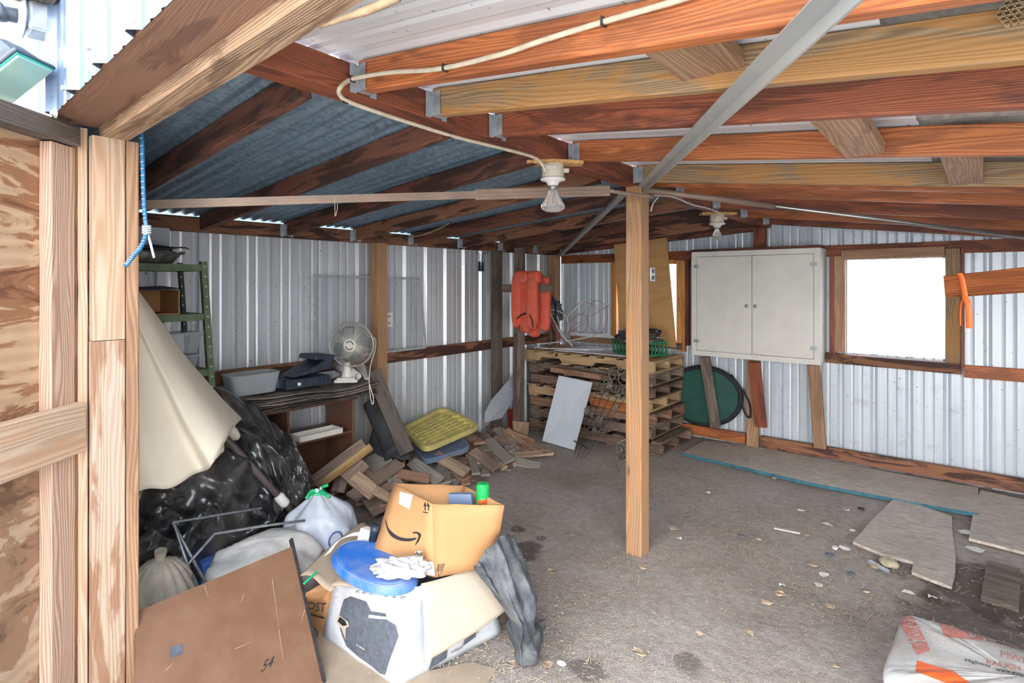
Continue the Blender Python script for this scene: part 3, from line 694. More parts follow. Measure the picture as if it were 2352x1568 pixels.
# ------------------------------------------------------------------ left wall fittings
op = P(893, 734, x=-3.60)
ot = thing('outlet_plate', 'white double outlet plate on the left wall right of the tall post', 'outlet', op)
MB().box(op+V((0, 0, 0)), (.012, .07, .115)).build('cover_plate', m['porcelain'], ot, bevel=.003)
for s in (-1, 1): MB().lathe([(.016, 0), (.016, .004)], op+V((.005, 0, s*.026)), 14, Matrix.Rotation(PI/2, 3, 'Y')).build('socket', m['box_cream'], ot); MB().box(op+V((.011, -.005, s*.026)), (.002, .002, .01)).box(op+V((.011, .006, s*.026)), (.002, .002, .008)).build('slot', m['black_gap'], ot)
sf = thing('screen_frame', 'thin grey window screen frame leaning on the left wall above the girt', 'frame', (-3.6, 2.6, .905))
fp = [V((-3.60, 2.16, .91)), V((-3.60, 3.19, .91)), V((-3.605, 3.13, 1.487)), V((-3.605, 2.16, 1.50))]
M = MB()
for i in range(4): M.bar(fp[i], fp[(i+1) % 4], .016, .008)
M.build('frame_bars', m['galvanised'], sf)
t = NT('mesh_film'); t.out(srgb(150, 156, 164), .6, 0, Alpha=.25)
MB().add(fp, [(0, 1, 2, 3)]).build('mesh', m['mesh_film'], sf)
M = MB(); hc = P(1104, 588, x=-3.58)
hk = thing('hanging_clips', 'pair of dark clips dangling on a wire from the left wall plate', 'clips', hc)
M.tube(smooth_path([hc+V((0, -.07, .03)), hc+V((0, -.02, .02)), hc+V((0, -.02, -.06))], 8), .003, 5); M.tube(smooth_path([hc+V((0, .10, .035)), hc+V((0, .03, .02)), hc+V((0, .015, -.05))], 8), .003, 5); M.build('wire', m['cable_black'], hk)
for s in (-1, 1): MB().prism([hc+V((.0, s*.02-.008, -.05)), hc+V((0, s*.02+.008, -.05)), hc+V((0, s*.02+.014, -.14)), hc+V((0, s*.02-.014, -.14))], (.01, 0, 0)).build('clip', m['cable_black'], hk)

# ------------------------------------------------------------------ pallets
PX0, PX1, PY0, PY1 = -3.52, -2.16, 4.47, 5.10
def pallet(i, z, dx0, dx1, dy, mm, mm2, label, notch=False, rz=0):
    t = thing('pallet', label, 'pallet', ((PX0+PX1)/2, (PY0+PY1)/2, z), 'stacked wooden pallets in the back corner')
    x0, x1, y0, y1 = PX0+dx0, PX1+dx1, PY0+dy, PY1+min(dy, .02)
    H = .112
    for yy in (y0+.02, (y0+y1)/2, y1-.02):
        if notch and yy < y0+.1:
            M = MB(); xs = [x0, x0+.17, x0+.2, x0+.42, x0+.45, x0+.78, x0+.81, x0+1.03, x0+1.06, x1]; zz = [0, 0, .035, .035, 0, 0, .035, .035, 0, 0]
            pl = [V((a, yy-.019, z+.016+b)) for a, b in zip(xs, zz)]+[V((x1, yy-.019, z+.094)), V((x0, yy-.019, z+.094))]
            M.prism(pl, (0, .038, 0)).build('stringer', m[mm2], t)
        else: board('stringer', (x0, yy, z+.055), (x1, yy, z+.055), .076, .036, m[mm2], (0, 0, 1), t)
    n = 8
    for k in range(n):
        xx = lerp(x0+.05, x1-.05, k/(n-1))+R_.uniform(-.01, .01)
        board('deck_board', (xx, y0-R_.uniform(0, .008), z+.103), (xx, y1, z+.103), .098+R_.uniform(-.02, .02), .016, m[mm], (1, 0, 0), t)
    for k in range(4):
        xx = lerp(x0+.06, x1-.06, k/3)
        board('bottom_board', (xx, y0-R_.uniform(0, .01), z+.008), (xx, y1, z+.008), .098, .016, m[mm], (1, 0, 0), t)
    return t
plab = ['bottom pallet of the corner stack, sticking out to the right', 'dark weathered pallet, second from the bottom of the stack', 'grey rough pallet, third from the bottom of the stack', 'orange-brown pallet in the middle of the stack',
        'pale boarded pallet just above the orange-brown one', 'dark reddish pallet, second below the top one', 'grey pallet directly below the topmost one', 'topmost pallet, yellowish notched stringer with a stamp on its face']
pm = [('pallet_grey', 'pallet_brown', .05, .10, -.03), ('pallet_dark', 'pallet_dark', .0, -.02, .03), ('pallet_grey', 'pallet_grey', .02, .0, .01), ('pallet_brown', 'pallet_orange', .03, .02, .0),
      ('pallet_yellow', 'pallet_yellow', .01, -.02, .0), ('pallet_dark', 'pallet_brown', .03, .0, .01), ('pallet_grey', 'pallet_grey', 0, .0, .02), ('pallet_yellow', 'pallet_yellow', -.01, .02, -.03)]
PH = .1125
# seven levels, the lowest merged with the dirt
for i in range(7):
    j = i if i == 0 else i+1
    tpal = pallet(i, .0+i*PH, pm[j][2], pm[j][3], pm[j][4], pm[j][0], pm[j][1], plab[j], notch=(i >= 5))
PTOP = 7*PH
M = MB(); c = P(1278, 815, y=PY0-.051)
for k in range(1): M.lathe([(.016, 0), (.016, .001)], c, 18, Matrix.Rotation(PI/2, 3, 'X'))
M.build('stamp', m['pallet_dark'], tpal)
for k in range(3):
    tb('loose_batten', ['thin weathered slat jutting left out of the middle of the pallet stack', 'short orange slat wedged low in the front of the pallet stack', 'greyish slat wedged in the stack front right of the leaning white panel'][k], 'board',
       *[((-3.2, 4.425, .62), (-2.55, 4.425, .60), .05, .02, m['pallet_orange']), ((-2.75, 4.42, .38), (-2.25, 4.42, .35), .07, .02, m['wood_orange']), ((-2.6, 4.42, .19), (-2.15, 4.42, .18), .08, .02, m['pallet_grey'])][k])
# things on the stack
M = MB(); M.box((-2.86, 4.78, PTOP+.006), (.75, .5, .008), Matrix.Rotation(.05, 3, 'Z')); tag(M.build('white_sheet', m['paint_white'], bevel=.002), 'flat white sheet lying on top of the pallet stack', 'sheet')
M = MB(); 
for k, (a, b) in enumerate([((-3.45, 4.50, 0), (-2.9, 4.62, 0)), ((-3.3, 4.47, 0), (-2.75, 4.66, 0))]): 
    tb('loose_lath', ['white painted lath lying along the front left edge of the stack top', 'second pale lath crossing the sheet on the stack top'][k], 'board', V(a)+V((0, 0, PTOP+.018+.006*k)), V(b)+V((0, 0, PTOP+.02+.014*k)), .03, .008, m['paint_white'], (1, 0, 0) if 0 else (0, 1, 0))
tb('white_sill_strip', 'white painted strip fixed along the back wall just above the pallet stack', 'board', (-3.5, 5.2, .895), (-2.97, 5.2, .895), .04, .03, m['paint_white'])
tb('wall_girt', 'brown lower girt on the back wall behind the pallet stack', 'girt', (-3.5, 5.23, .84), (-2.97, 5.23, .84), .06, .034, m['wood_tan'])
# crate
cc = P(1468, 800, y=4.74); cc.z = PTOP+.014
cr = thing('milk_crate', 'green plastic milk crate holding a black bag on the pallet stack', 'crate', cc); M = MB()
rt = Matrix.Rotation(math.radians(60), 3, 'Z'); wx, wy, hh = .15, .20, .13
for z in (.008, hh-.01, hh*.62):
    for s in (-1, 1):
        if z == hh*.62: continue
        M.box(cc+rt @ V((0, s*wy, z)), (2*wx, .01, .02), rt); M.box(cc+rt @ V((s*wx, 0, z)), (.01, 2*wy, .02), rt)
for s in (-1, 1):
    for k in range(9): M.box(cc+rt @ V((lerp(-wx, wx, k/8), s*wy, hh/2)), (.016, .007, hh), rt)
    for k in range(8): M.box(cc+rt @ V((s*wx, lerp(-wy, wy, k/7), hh/2)), (.007, .016, hh), rt)
M.box(cc+V((0, 0, .004)), (2*wx-.02, 2*wy-.02, .006), rt)
M.build('crate_shell', m['crate_green'], cr)
def blob(name, mat, c, r, wr=.12, fr=3, seed=0, nu=48, nv=28, parent=None, flat=0, rot=None, sharp=1.0, fr2=9, wr2=.04):
    c = V(c); M = MB()
    def f(u, v):
        a = u*2*PI; b = (v-.5)*PI; d = V((math.cos(a)*math.cos(b), math.sin(a)*math.cos(b), math.sin(b)))
        k = 1+wr*noise.noise(d*fr+V((seed, 0, 0)))-wr2*abs(noise.noise(d*fr2+V((0, seed, 0))))*2
        d2 = V([math.copysign(abs(q)**sharp, q) for q in d])
        p = V((d2.x*r[0], d2.y*r[1], d2.z*r[2]))*k
        if flat and p.z < -r[2]*flat: p.z = -r[2]*flat
        return c+(rot @ p if rot else p)
    M.surf(f, nu, nv, cu=True); return M.build(name, mat, parent, smooth=True)
tag(blob('plastic_bag', m['tarp_black'], cc+V((0, 0, .155)), (.2, .2, .085), .4, 2.5, 5, flat=.6), 'glossy black plastic bag bulging out of the green milk crate', 'bag')
# wires
M = MB()
for (px, py, r, tl, sd) in [(1343, 735, 38, .3, 1), (1372, 727, 34, -.3, 2), (1332, 742, 20, .2, 3)]:
    c = P(px, py, y=4.9); rr_ = r*5.7/1299; ex = V((math.cos(tl), math.sin(tl), 0))
    M.tube([c+ex*rr_*math.cos(a)+V((0, 0, 1))*rr_*math.sin(a)*1.1+V((.01*math.sin(3*a), 0, 0)) for a in [2*PI*k/36 for k in range(37)]], .0022, 5)
for a, b in [((1225, 785), (1345, 715)), ((1250, 790), (1400, 700)), ((1280, 780), (1345, 740))]:
    M.tube([P(*a, y=4.62), P(*b, y=4.95)], .0022, 5)
tag(M.build('copper_coil', m['copper_wire'], smooth=True), 'tangle of copper-red wire loops standing on the pallet stack', 'wire')
M = MB()
for pts in [[(1240, 715), (1275, 712), (1302, 730), (1300, 770), (1260, 792)], [(1245, 718), (1280, 728), (1290, 790)], [(1255, 700), (1285, 760), (1315, 795)], [(1235, 790), (1300, 783), (1400, 765)], [(1300, 730), (1330, 700), (1345, 690)]]:
    M.tube(smooth_path([P(a, b, y=4.6+.05*k) for k, (a, b) in enumerate(pts)], 24), .006, 6)
tag(M.build('cable_bundle', m['cable_white'], smooth=True), 'bundle of white and grey cables arching over the stack beside the vests', 'cable')
M = MB()
for pts in [[(1242, 712), (1268, 735), (1285, 795)], [(1262, 700), (1270, 750), (1310, 798)]]:
    M.tube(smooth_path([P(a, b, y=4.55+.05*k) for k, (a, b) in enumerate(pts)], 20), .006, 6)
tag(M.build('red_cable', m['cable_red'], smooth=True), 'dull red cord hanging among the white cables by the vests', 'cable')
hc = P(1272, 716, y=4.72)
hb = thing('helmet', 'dark camouflage helmet-like bundle hanging behind the orange vests', 'bundle', hc)
blob('shell', m['cloth_grey'], hc, (.09, .09, .13), .4, 4, 2, parent=hb); 
M = MB(); M.tube(smooth_path([hc+V((.05, -.05, .1)), hc+V((.09, -.09, 0)), hc+V((.05, -.05, -.2))], 10), .008, 6); M.build('strap', m['fabric_black'], hb)
tag(M and MB().bar(hc+V((0, 0, -.34)), hc+V((0, .0, -.02)), .03, .03, (1, 0, 0)).build('support_stick', m['wood_dark_grey']), 'dark upright stick under the dark bundle on the stack', 'stick')
# life vests
def pad(par, name, mat, c, sx, sy, sz, rz=0, ry=0, seed=0):
    rot = Matrix.Rotation(rz, 3, 'Z') @ Matrix.Rotation(ry, 3, 'Y')
    return blob(name, mat, c, (sx, sy, sz), .10, 2.5, seed, 36, 26, par, 0, rot, .45, 8, .05)
def vest(lab, cx, cz, parts, y):
    t = thing('life_vest', lab, 'vest', P(cx, cz, y=y), 'orange life vests on the short board')
    for k, (nm, px0, py0, px1, py1, yy, rz) in enumerate(parts):
        a = P(px0, py0, y=yy); b = P(px1, py1, y=yy); cc_ = (a+b)/2
        pad(t, nm, m['vest_orange'], cc_, abs(b.x-a.x)/2*1.05, .036, abs(b.z-a.z)/2, rz, 0, k*3+px0 % 7)
    return t
v1 = vest('left orange life vest with a black buckle strap, draped over the short board', 1195, 765, [('front_panel', 1179, 628, 1197, 752, 4.02, .1), ('front_panel', 1196, 640, 1216, 764, 4.035, -.1), ('collar', 1184, 622, 1214, 652, 4.01, 0), ('back_panel', 1184, 640, 1212, 745, 4.155, 0)], 4.02)
strip([P(1187, 732, y=3.975), P(1200, 722, y=3.97), P(1211, 722, y=3.975), P(1214, 742, y=3.985)], .016, (0, 0, 1), 'strap', v1, m['fabric_black'], .002)
v2 = vest('right orange life vest, lighter and bulkier, bulging round the board end', 1235, 775, [('front_panel', 1213, 636, 1234, 755, 3.98, .2), ('front_panel', 1229, 626, 1247, 758, 4.165, -.1), ('collar', 1216, 622, 1240, 650, 3.99, 0), ('side_panel', 1243, 632, 1262, 762, 4.17, .3), ('back_panel', 1219, 700, 1237, 776, 4.155, 0)], 3.98)
strip([P(1216, 722, y=3.93), P(1222, 735, y=3.925), P(1224, 752, y=3.93)], .012, (1, 0, 0), 'strap', v2, m['fabric_black'], .002)

# leaning panels by the stack
def slab(name, lab, cat_, q, th, mat, nrm, bevel=.002):
    M = MB(); M.prism(q, V(nrm).normalized()*th); return tag(M.build(name, mat, bevel=bevel), lab, cat_)
slab('white_shelf_board', 'smooth white shelf panel leaning against the front of the pallet stack', 'panel', [P(1247, 1012, z=0), P(1320, 1033, z=0), P(1362, 878, y=4.385), P(1285, 862, y=4.395)], .016, m['panel_white'], (.1, -1, .2))
ga, gb, gc, gd = PT(1112, 968, 5.05), PT(1165, 930, 5.35), PT(1186, 850, 5.3), PT(1122, 922, 5.02)
slab('grey_sheet', 'long grey-white panel leaning against the left wall beside the weathered posts', 'panel', [P(1113, 948, x=-3.38), P(1113, 970, x=-3.36), P(1150, 960, x=-3.42), P(1184, 905, x=-3.47), P(1184, 852, x=-3.5), P(1128, 918, x=-3.42)], .014, m['panel_grey'], (1, 0, .1))
slab('small_board', 'small square pale board propped at the foot of the free-standing pole', 'board', [P(1182, 1002, z=0), P(1213, 1003, z=0), P(1216, 969, y=4.09), P(1180, 966, y=4.08)], .02, m['wood_pale'], (0, -1, .1))
M = MB(); q0 = P(1179, 935, y=4.32); M.box(q0, (.06, .1, .2)); tag(M.build('red_can', m['red_plastic'], bevel=.01), 'dark red container half hidden left of the free-standing pole', 'container').location.z = 0
tb('red_pipe', 'thin rusty pipe standing against the free-standing pole', 'pipe', P(1184, 765, y=4.1), P(1184, 960, y=4.1), .012, .012, m['wood_dark_red'], (1, 0, 0))

# wrought iron trellis, leaning on the stack
tr_ = thing('iron_trellis', 'wrought iron trellis with scrolls and leaves leaning on the pallet stack', 'trellis', P(1350, 1040, z=0))
def scroll(c, ex, ez, r, turns, s=1, n=36, r1=.0045):
    return [c+ex*(r*(1-k/n*.85)*math.cos(s*turns*2*PI*k/n))+ez*(r*(1-k/n*.85)*math.sin(s*turns*2*PI*k/n)) for k in range(n+1)]
tops = [(1385, 862), (1400, 866), (1418, 872), (1432, 885), (1441, 905)]; bots = [(1318, 1045), (1326, 1050), (1334, 1054), (1342, 1052), (1352, 1046)]
M = MB()
for a, b in zip(tops, bots): M.tube([P(*a, y=4.36), P(*b, z=.01)], .0035, 6)
M.build('rods', m['steel_dark'], tr_)
M = MB(); M.tube([P(1318, 1012, y=4.08), P(1352, 1030, y=4.06)], .005, 6); M.tube([P(1352, 960, y=4.2), P(1402, 962, y=4.2)], .004, 6); M.build('crossbar', m['steel_dark'], tr_)
ex = V((1, 0, 0)); ez = V((0, .2, 1)).normalized()
M = MB()
for (px, py, r, tn, s) in [(1408, 862, .06, 1.3, 1), (1432, 868, .07, 1.4, -1), (1438, 900, .055, 1.3, 1), (1412, 890, .05, 1.2, -1), (1395, 880, .05, 1.3, 1), (1425, 850, .04, 1.1, -1)]:
    M.tube(scroll(P(px, py, y=4.34), ex, ez, r, tn, s), .006, 6)
M.build('scrollwork', m['iron_painted'], tr_, smooth=True)
for (px, py, r) in [(1400, 885, .05), (1385, 900, .035), (1420, 910, .04), (1350, 945, .045), (1378, 962, .05), (1366, 985, .035), (1415, 935, .035), (1395, 905, .03), (1360, 950, .03)]:
    c = P(px, py, y=4.30 if py < 920 else 4.2); Mx = MB(); a0 = R_.random()*6
    pl = []
    for k in range(14):
        a = a0+k*2*PI/14; q = r*(1 if k % 2 == 0 else .45); pl.append(c+ex*q*math.cos(a)+ez*q*math.sin(a))
    Mx.prism(pl, (0, -.006, .0)).build('leaf', m['iron_painted'], tr_)
# iron table leg piece
il = thing('iron_furniture_base', 'curled iron furniture leg with a small round foot left of the centre post', 'iron leg', P(1425, 1085, z=0))
c = P(1430, 1060, z=0); M = MB()
M.tube(smooth_path([P(1425, 1095, z=0.006), P(1415, 1050, z=.12), P(1420, 1018, z=.25), P(1440, 1010, z=.28), P(1447, 1030, z=.22), P(1428, 1050, z=.12)], 40), .008, 6)
M.tube(scroll(P(1422, 1030, z=.2), ex, ez, .05, 1.4, 1), .006, 6); M.tube(scroll(P(1438, 1045, z=.14), ex, ez, .045, 1.3, -1), .006, 6)
M.build('scrollwork', m['iron_painted'], il, smooth=True)
MB().lathe([(.05, 0), (.055, .006), (.05, .012)], P(1440, 1052, z=0.008), 18).build('foot_plate', m['iron_painted'], il)

# green oval bag
gc = V((-1.985, 5.145, .41)); gb = thing('folding_bag', 'flat oval green bag with black rim leaning on the back wall beneath the cabinet', 'bag', gc-V((0, 0, .27)))
tl = Matrix.Rotation(math.radians(-7), 3, 'Y')
def oval(a, b, y): return lambda u, v: gc+tl @ V((a*math.cos(2*PI*u)*v, y-.012*(1-v*v)+.004*nz((4*math.cos(6.28*u)*v, 4*math.sin(6.28*u)*v, 0)), b*math.sin(2*PI*u)*v))
M = MB(); M.surf(oval(.325, .245, -.02), 48, 10, cu=True); M.surf(oval(.325, .245, .03), 48, 4, cu=True); M.build('green_cover', m['fabric_green'], gb, smooth=True)
M = MB(); M.tube([gc+tl @ V((.335*math.cos(a), 0, .258*math.sin(a))) for a in [2*PI*k/64 for k in range(64)]], .026, 8, closed=True); M.build('rim', m['fabric_black'], gb, smooth=True)
M = MB(); M.tube(smooth_path([gc+tl @ V((.28, -.01, .19)), gc+V((.40, -.01, .02)), gc+V((.425, -.02, -.12)), gc+V((.39, -.02, -.12)), gc+V((.345, -.02, -.02))], 24), .009, 6); M.build('strap', m['fabric_black'], gb, smooth=True)

# ------------------------------------------------------------------ brown shelf unit with shingles, fan etc
bx0, bx1, by0, by1, bz = -3.58, -3.25, 1.30, 2.25, .685
bs = thing('bookcase', 'brown laminate open bookcase lying along the left wall under the dark sheets', 'bookcase', ((bx0+bx1)/2, (by0+by1)/2, 0))
lam = m['wood_brown_laminate']
board('side_panel', (-3.415, by1-.01, .0), (-3.415, by1-.01, bz-.018), .33, .018, lam, (1, 0, 0), bs)
board('side_panel', (-3.415, by0+.01, .0), (-3.415, by0+.01, bz-.018), .33, .018, lam, (1, 0, 0), bs)
board('divider', (-3.415, 1.78, .02), (-3.415, 1.78, bz-.018), .32, .018, lam, (1, 0, 0), bs)
board('top_panel', (-3.415, by0, bz-.009), (-3.415, by1+.02, bz-.009), .33, .018, lam, (1, 0, 0), bs)
board('shelf', (-3.415, 1.79, .455), (-3.415, by1-.02, .455), .32, .018, lam, (1, 0, 0), bs)
board('shelf', (-3.415, by0+.02, .455), (-3.415, 1.77, .455), .32, .018, lam, (1, 0, 0), bs)
board('bottom_panel', (-3.415, by0+.02, .03), (-3.415, by1-.02, .03), .32, .018, lam, (1, 0, 0), bs)
board('back_panel', (-3.575, by0+.02, .235), (-3.575, by1-.02, .235), .42, .006, lam, (0, 0, 1), bs)
# white tray on shelf
tq = P(728, 992, x=-3.30); tq.z = .464
t_ = thing('white_tray', 'shallow white tray lying on the bookcase shelf', 'tray', tq); M = MB()
M.box(tq+V((0, 0, .004)), (.12, .3, .006)); 
for s in (-1, 1): M.box(tq+V((s*.06, 0, .018)), (.006, .3, .034)); M.box(tq+V((0, s*.15, .018)), (.12, .006, .034))
M.build('tray_shell', m['fan_white'], t_, bevel=.002)
# wavy sheets
def wavy(y): return .022+.02*math.sin((y-1.25)*6.0)+.012*math.sin((y-1.2)*11)
for k in range(7):
    z0 = bz+.006+k*.0105; sh = R_.uniform(-.012, .012); M = MB(); y0 = 1.16+R_.uniform(-.03, .03); y1 = 2.40+R_.uniform(-.04, .03)
    def f(u, v, z0=z0, sh=sh, y0=y0, y1=y1, k=k):
        y = lerp(y0, y1, u); s = wavy(y)*(.15+.12*k)
        return V((lerp(-3.57, -3.205+sh, v)+.006*nz((y*9, k, 0)), y, z0+max(0, s)+.004*nz((y*6, v*3, k))))
    M.surf(f, 40, 6); tag(M.build('roofing_sheet', m['shingle' if k < 3 or k == 5 else 'shingle_dusty'], thick=.0075), ['lowest dark rubbery sheet lying on the bookcase', 'second dark wavy sheet from the bookcase top', 'third dark wavy sheet from the bookcase top', 'middle dark wavy sheet of the stack on the bookcase', 'dusty wavy sheet third from the top of the pile on the bookcase', 'dusty wavy sheet just below the uppermost on the bookcase', 'uppermost dusty wavy sheet carrying the fan and bin'][k], 'sheet', 'wavy dark sheets piled on the bookcase')
ST = bz+.006+7*.0105+.004
def st(y): return ST+max(0, wavy(y))*.87
# frosted bin
bq = P(577, 908, x=-3.36); by = bq.y; q = V((-3.36, by, st(by)+.006))
bn = thing('plastic_bin', 'empty frosted plastic bin standing on the wavy sheets left of the blue case', 'bin', q)
def tub(par, c, lx, ly, h, mat, th=.003, flare=1.18, name='tub_shell', rz=0):
    rt = Matrix.Rotation(rz, 3, 'Z'); M = MB(); n = 32
    def f(u, v):
        a = u*2*PI; e = .35; dx = math.copysign(abs(math.cos(a))**e, math.cos(a)); dy = math.copysign(abs(math.sin(a))**e, math.sin(a))
        if v < .3: k = v/.3*.98; z = 0
        elif v < .9: w_ = (v-.3)/.6; k = lerp(1, flare, w_); z = h*w_
        else: k = flare+.05*(v-.9)/.1; z = h
        return V(c)+rt @ V((dx*k*lx/2, dy*k*ly/2, z))
    M.surf(f, 48, 20, cu=True); return M.build(name, mat, par, smooth=False, thick=th)
tub(bn, q, .15, .25, .115, m['plastic_frost'])
# blue tool case
q = P(692, 888, x=-3.36); q.z = st(q.y)+.004
tc = thing('tool_case', 'open navy blue plastic tool case with a tilted lid on the wavy sheets', 'case', q)
M = MB(); y0, y1 = q.y-.16, q.y+.17; z = q.z
M.box((-3.38, q.y, z+.035), (.22, .30, .06))
for k in range(6): M.box((-3.266, y0+.03+k*.055, z+.035), (.008, .012, .05))
M.build('case_tray', m['case_navy'], tc, bevel=.006)
M = MB(); M.box((-3.38, y0-.005, z+.05), (.16, .06, .075)); M.build('handle', m['case_navy'], tc, bevel=.012)
M = MB(); M.prism([V((-3.27, y0+.06, z+.075)), V((-3.27, y1-.01, z+.105)), V((-3.27, y1+.02, z+.19)), V((-3.27, y1-.12, z+.20)), V((-3.27, y1-.13, z+.17)), V((-3.27, y1-.05, z+.165)), V((-3.27, y0+.12, z+.095))], (-.2, 0, 0)).build('lid', m['case_navy'], tc, bevel=.006)
MB().box((-3.261, y0+.09, z+.035), (.002, .022, .018)).build('sticker', m['paper'], tc)
# fan
fb_ = P(797, 878, x=-3.33); fb_.z = st(fb_.y)+.006
fan = thing('table_fan', 'old white table fan with a wire cage on the bookcase pile', 'fan', fb_)
rt = Matrix.Rotation(YAW+math.radians(8), 3, 'Z')     # local -Y faces the viewer
def fp_(x, y, z): return fb_+rt @ V((x, y, z))
MB().box(fp_(0, 0, .012), (.155, .125, .022), rt).build('base', m['fan_white'], fan, bevel=.008)
MB().box(fp_(0, -.01, .028), (.12, .09, .012), rt).build('base_top', m['fan_white'], fan, bevel=.004)
M = MB(); M.surf(lambda u, v: fp_((.042-.018*min(1, v*1.6))*math.cos(2*PI*u), .01+(.036-.014*v)*math.sin(2*PI*u), .03+.10*v), 20, 8, cu=True); M.build('neck', m['fan_white'], fan, smooth=True)
hc = P(817, 790, x=-3.30); hz_ = hc.z-fb_.z; HC = fp_(.035, -.02, hz_)
R2 = rt @ Matrix.Rotation(PI/2, 3, 'X') @ Matrix.Rotation(math.radians(-8), 3, 'Y')       # local z -> facing -Y'
FR = .152
MB().lathe([(.045, -.10), (.052, -.06), (.045, -.02), (.02, -.015)], HC, 24, R2).build('motor', m['fan_white'], fan, smooth=True)
def cage(sgn, dep):
    M = MB()
    for k in range(64):
        a = 2*PI*k/64; pts = []
        for j in range(7):
            w_ = j/6; r = lerp(.04, FR, w_); zz = sgn*dep*math.cos(w_*PI/2)**.6 if w_ < 1 else 0; a2 = a+.25*(1-w_); pts.append(HC+R2 @ V((r*math.cos(a2), r*math.sin(a2), zz)))
        M.tube(pts, .0015, 4, cap=False)
    for r, zz in ((FR, 0), (FR*.97, sgn*.012), (.04, sgn*dep)):
        M.tube([HC+R2 @ V((r*math.cos(a), r*math.sin(a), zz)) for a in [2*PI*k/48 for k in range(48)]], .0022, 5, closed=True)
    return M
cage(1, .05).build('front_guard', m['fan_wire'], fan, smooth=True); cage(-1, .045).build('rear_guard', m['fan_wire'], fan, smooth=True)
MB().lathe([(.041, .050), (.041, .056), (.034, .058), (.030, .056), (.022, .056), (.018, .060), (.001, .060)], HC, 32, R2).build('centre_badge', m['fan_white'], fan)
for s in (0, PI):
    M = MB(); M.tube([HC+R2 @ V((.027*math.cos(a), .027*math.sin(a), .0585)) for a in [s+.2+k*.25 for k in range(10)]], .003, 5); M.build('badge_mark', m['print_black'], fan)
for b in range(4):
    M = MB()
    def f(u, v, b=b):
        a = b*PI/2+lerp(-.15, .95, u)*(.55+.55*v*(1.4-v)); r = lerp(.028, .128-.02*abs(u-.5), v); return HC+R2 @ V((r*math.cos(a), r*math.sin(a), lerp(-.02, .022, u)))
    M.surf(f, 8, 8); M.build('blade', m['fan_blade'], fan, smooth=True, thick=.0015)
MB().lathe([(.028, -.015), (.028, .02), (.01, .03)], HC, 20, R2).build('hub', m['fan_white'], fan, smooth=True)
M = MB(); M.tube(smooth_path([HC+V((.02, .0, .07)), P(858, 775, x=-3.22), P(862, 800, x=-3.2), P(852, 835, x=-3.2), P(848, 870, x=-3.18), P(850, 905, x=-3.17), P(855, 928, x=-3.17), P(858, 915, x=-3.17), P(848, 880, x=-3.175)], 50), .0035, 6); M.build('cord', m['cable_white'], fan, smooth=True)
# rolled sheet
rl = thing('paper_roll', 'grubby white roll of sheeting lying behind the fan base, tube end showing', 'roll', P(822, 868, x=-3.3))
a = P(822, 868, x=-3.27); b = a+V((-.26, .02, .06)); M = MB(); a.z = st(a.y)+.035
M.tube([a, b], [.026, .045], 16, cap=False); M.tube([a, b], [.022, .03], 16, cap=False); M.build('rolled_sheet', m['sack_white'], rl, smooth=True, thick=.003)
M = MB(); M.surf(lambda u, v: lerp(lerp(P(838, 835, x=-3.42), P(808, 838, x=-3.45), u), lerp(P(852, 882, x=-3.24), P(826, 852, x=-3.27), u), v)+V((0, 0, .01*math.sin(u*9))), 10, 10); M.build('loose_flap', m['sack_white'], rl, smooth=True, thick=.003)
# leaning plank and felt rolls
tb('leaning_plank', 'grey weathered plank leaning down beside the bookcase past the fan', 'board', P(856, 852, x=-3.30), P(935, 1040, x=-3.0), .1, .022, m['wood_dark_grey'], (.6, .8, .2))
fr = thing('felt_roll', 'dark slumped roll of roofing felt standing between bookcase and yellow lid', 'roll', P(890, 1050, z=.0)); M = MB()
a, b, c, d = PT(850, 925, 4.15), PT(885, 985, 4.05), PT(915, 1045, 3.9), PT(930, 1065, 3.85)
M.tube(smooth_path([a, b, c], 16), [.055+.045*k/16 for k in range(17)], 18); M.build('felt_body', m['felt_black'], fr, smooth=True)
M = MB(); fq = [PT(842, 1035, 3.95), PT(945, 1055, 3.85), PT(905, 955, 4.1), PT(862, 965, 4.2)]
M.surf(lambda u, v: bil(fq, u, v)+V((.05*math.sin(u*PI), -.03*math.sin(u*PI), .008*math.sin(u*14))), 20, 12); M.build('felt_flap', m['felt_black'], fr, smooth=True, thick=.004)

# ------------------------------------------------------------------ lids
def lid(name, lab, q, mat, grid, lip=.035):
    c = sum((V(p) for p in q), V((0, 0, 0)))/4; t = thing(name, lab, 'lid', c)
    n = (V(q[1])-V(q[0])).cross(V(q[3])-V(q[0])).normalized()
    if n.z < 0: n = -n
    M = MB()
    def rc(s, t_, ins):   # rounded rectangle point at param s inset ins
        a = 2*PI*s; e = .28; x = math.copysign(abs(math.cos(a))**e, math.cos(a)); y = math.copysign(abs(math.sin(a))**e, math.sin(a)); k = 1-ins
        return bil(q, .5+.5*x*k, .5+.5*y*k)+n*t_
    prof = [(.0, -lip), (-.015, -lip), (-.015, -.004), (0, .0), (.08, 0), (.10, -.004), (.12, -.022), (.5, -.022), (.97, -.022)]
    M.surf(lambda u, v: rc(u, prof[int(round(v*8))][1], prof[int(round(v*8))][0]), 72, 8, cu=True); M.build('lid_shell', mat, t, smooth=False, thick=.003)
    if grid:
        M = MB()
        for k in range(1, 8): M.bar(bil(q, .1+.8*k/8, .1)-n*.018, bil(q, .1+.8*k/8, .9)-n*.018, .008, .004)
        for k in range(1, 5): M.bar(bil(q, .1, .1+.8*k/5)-n*.018, bil(q, .9, .1+.8*k/5)-n*.018, .008, .004)
        M.build('ribs', mat, t); M = MB()
        for k in range(6):
            u = .1+.16*k
            for v in (.09, .91): M.box(bil(q, u, v)-n*.008, (.03, .03, .02))
        M.build('clips', mat, t)
    return t
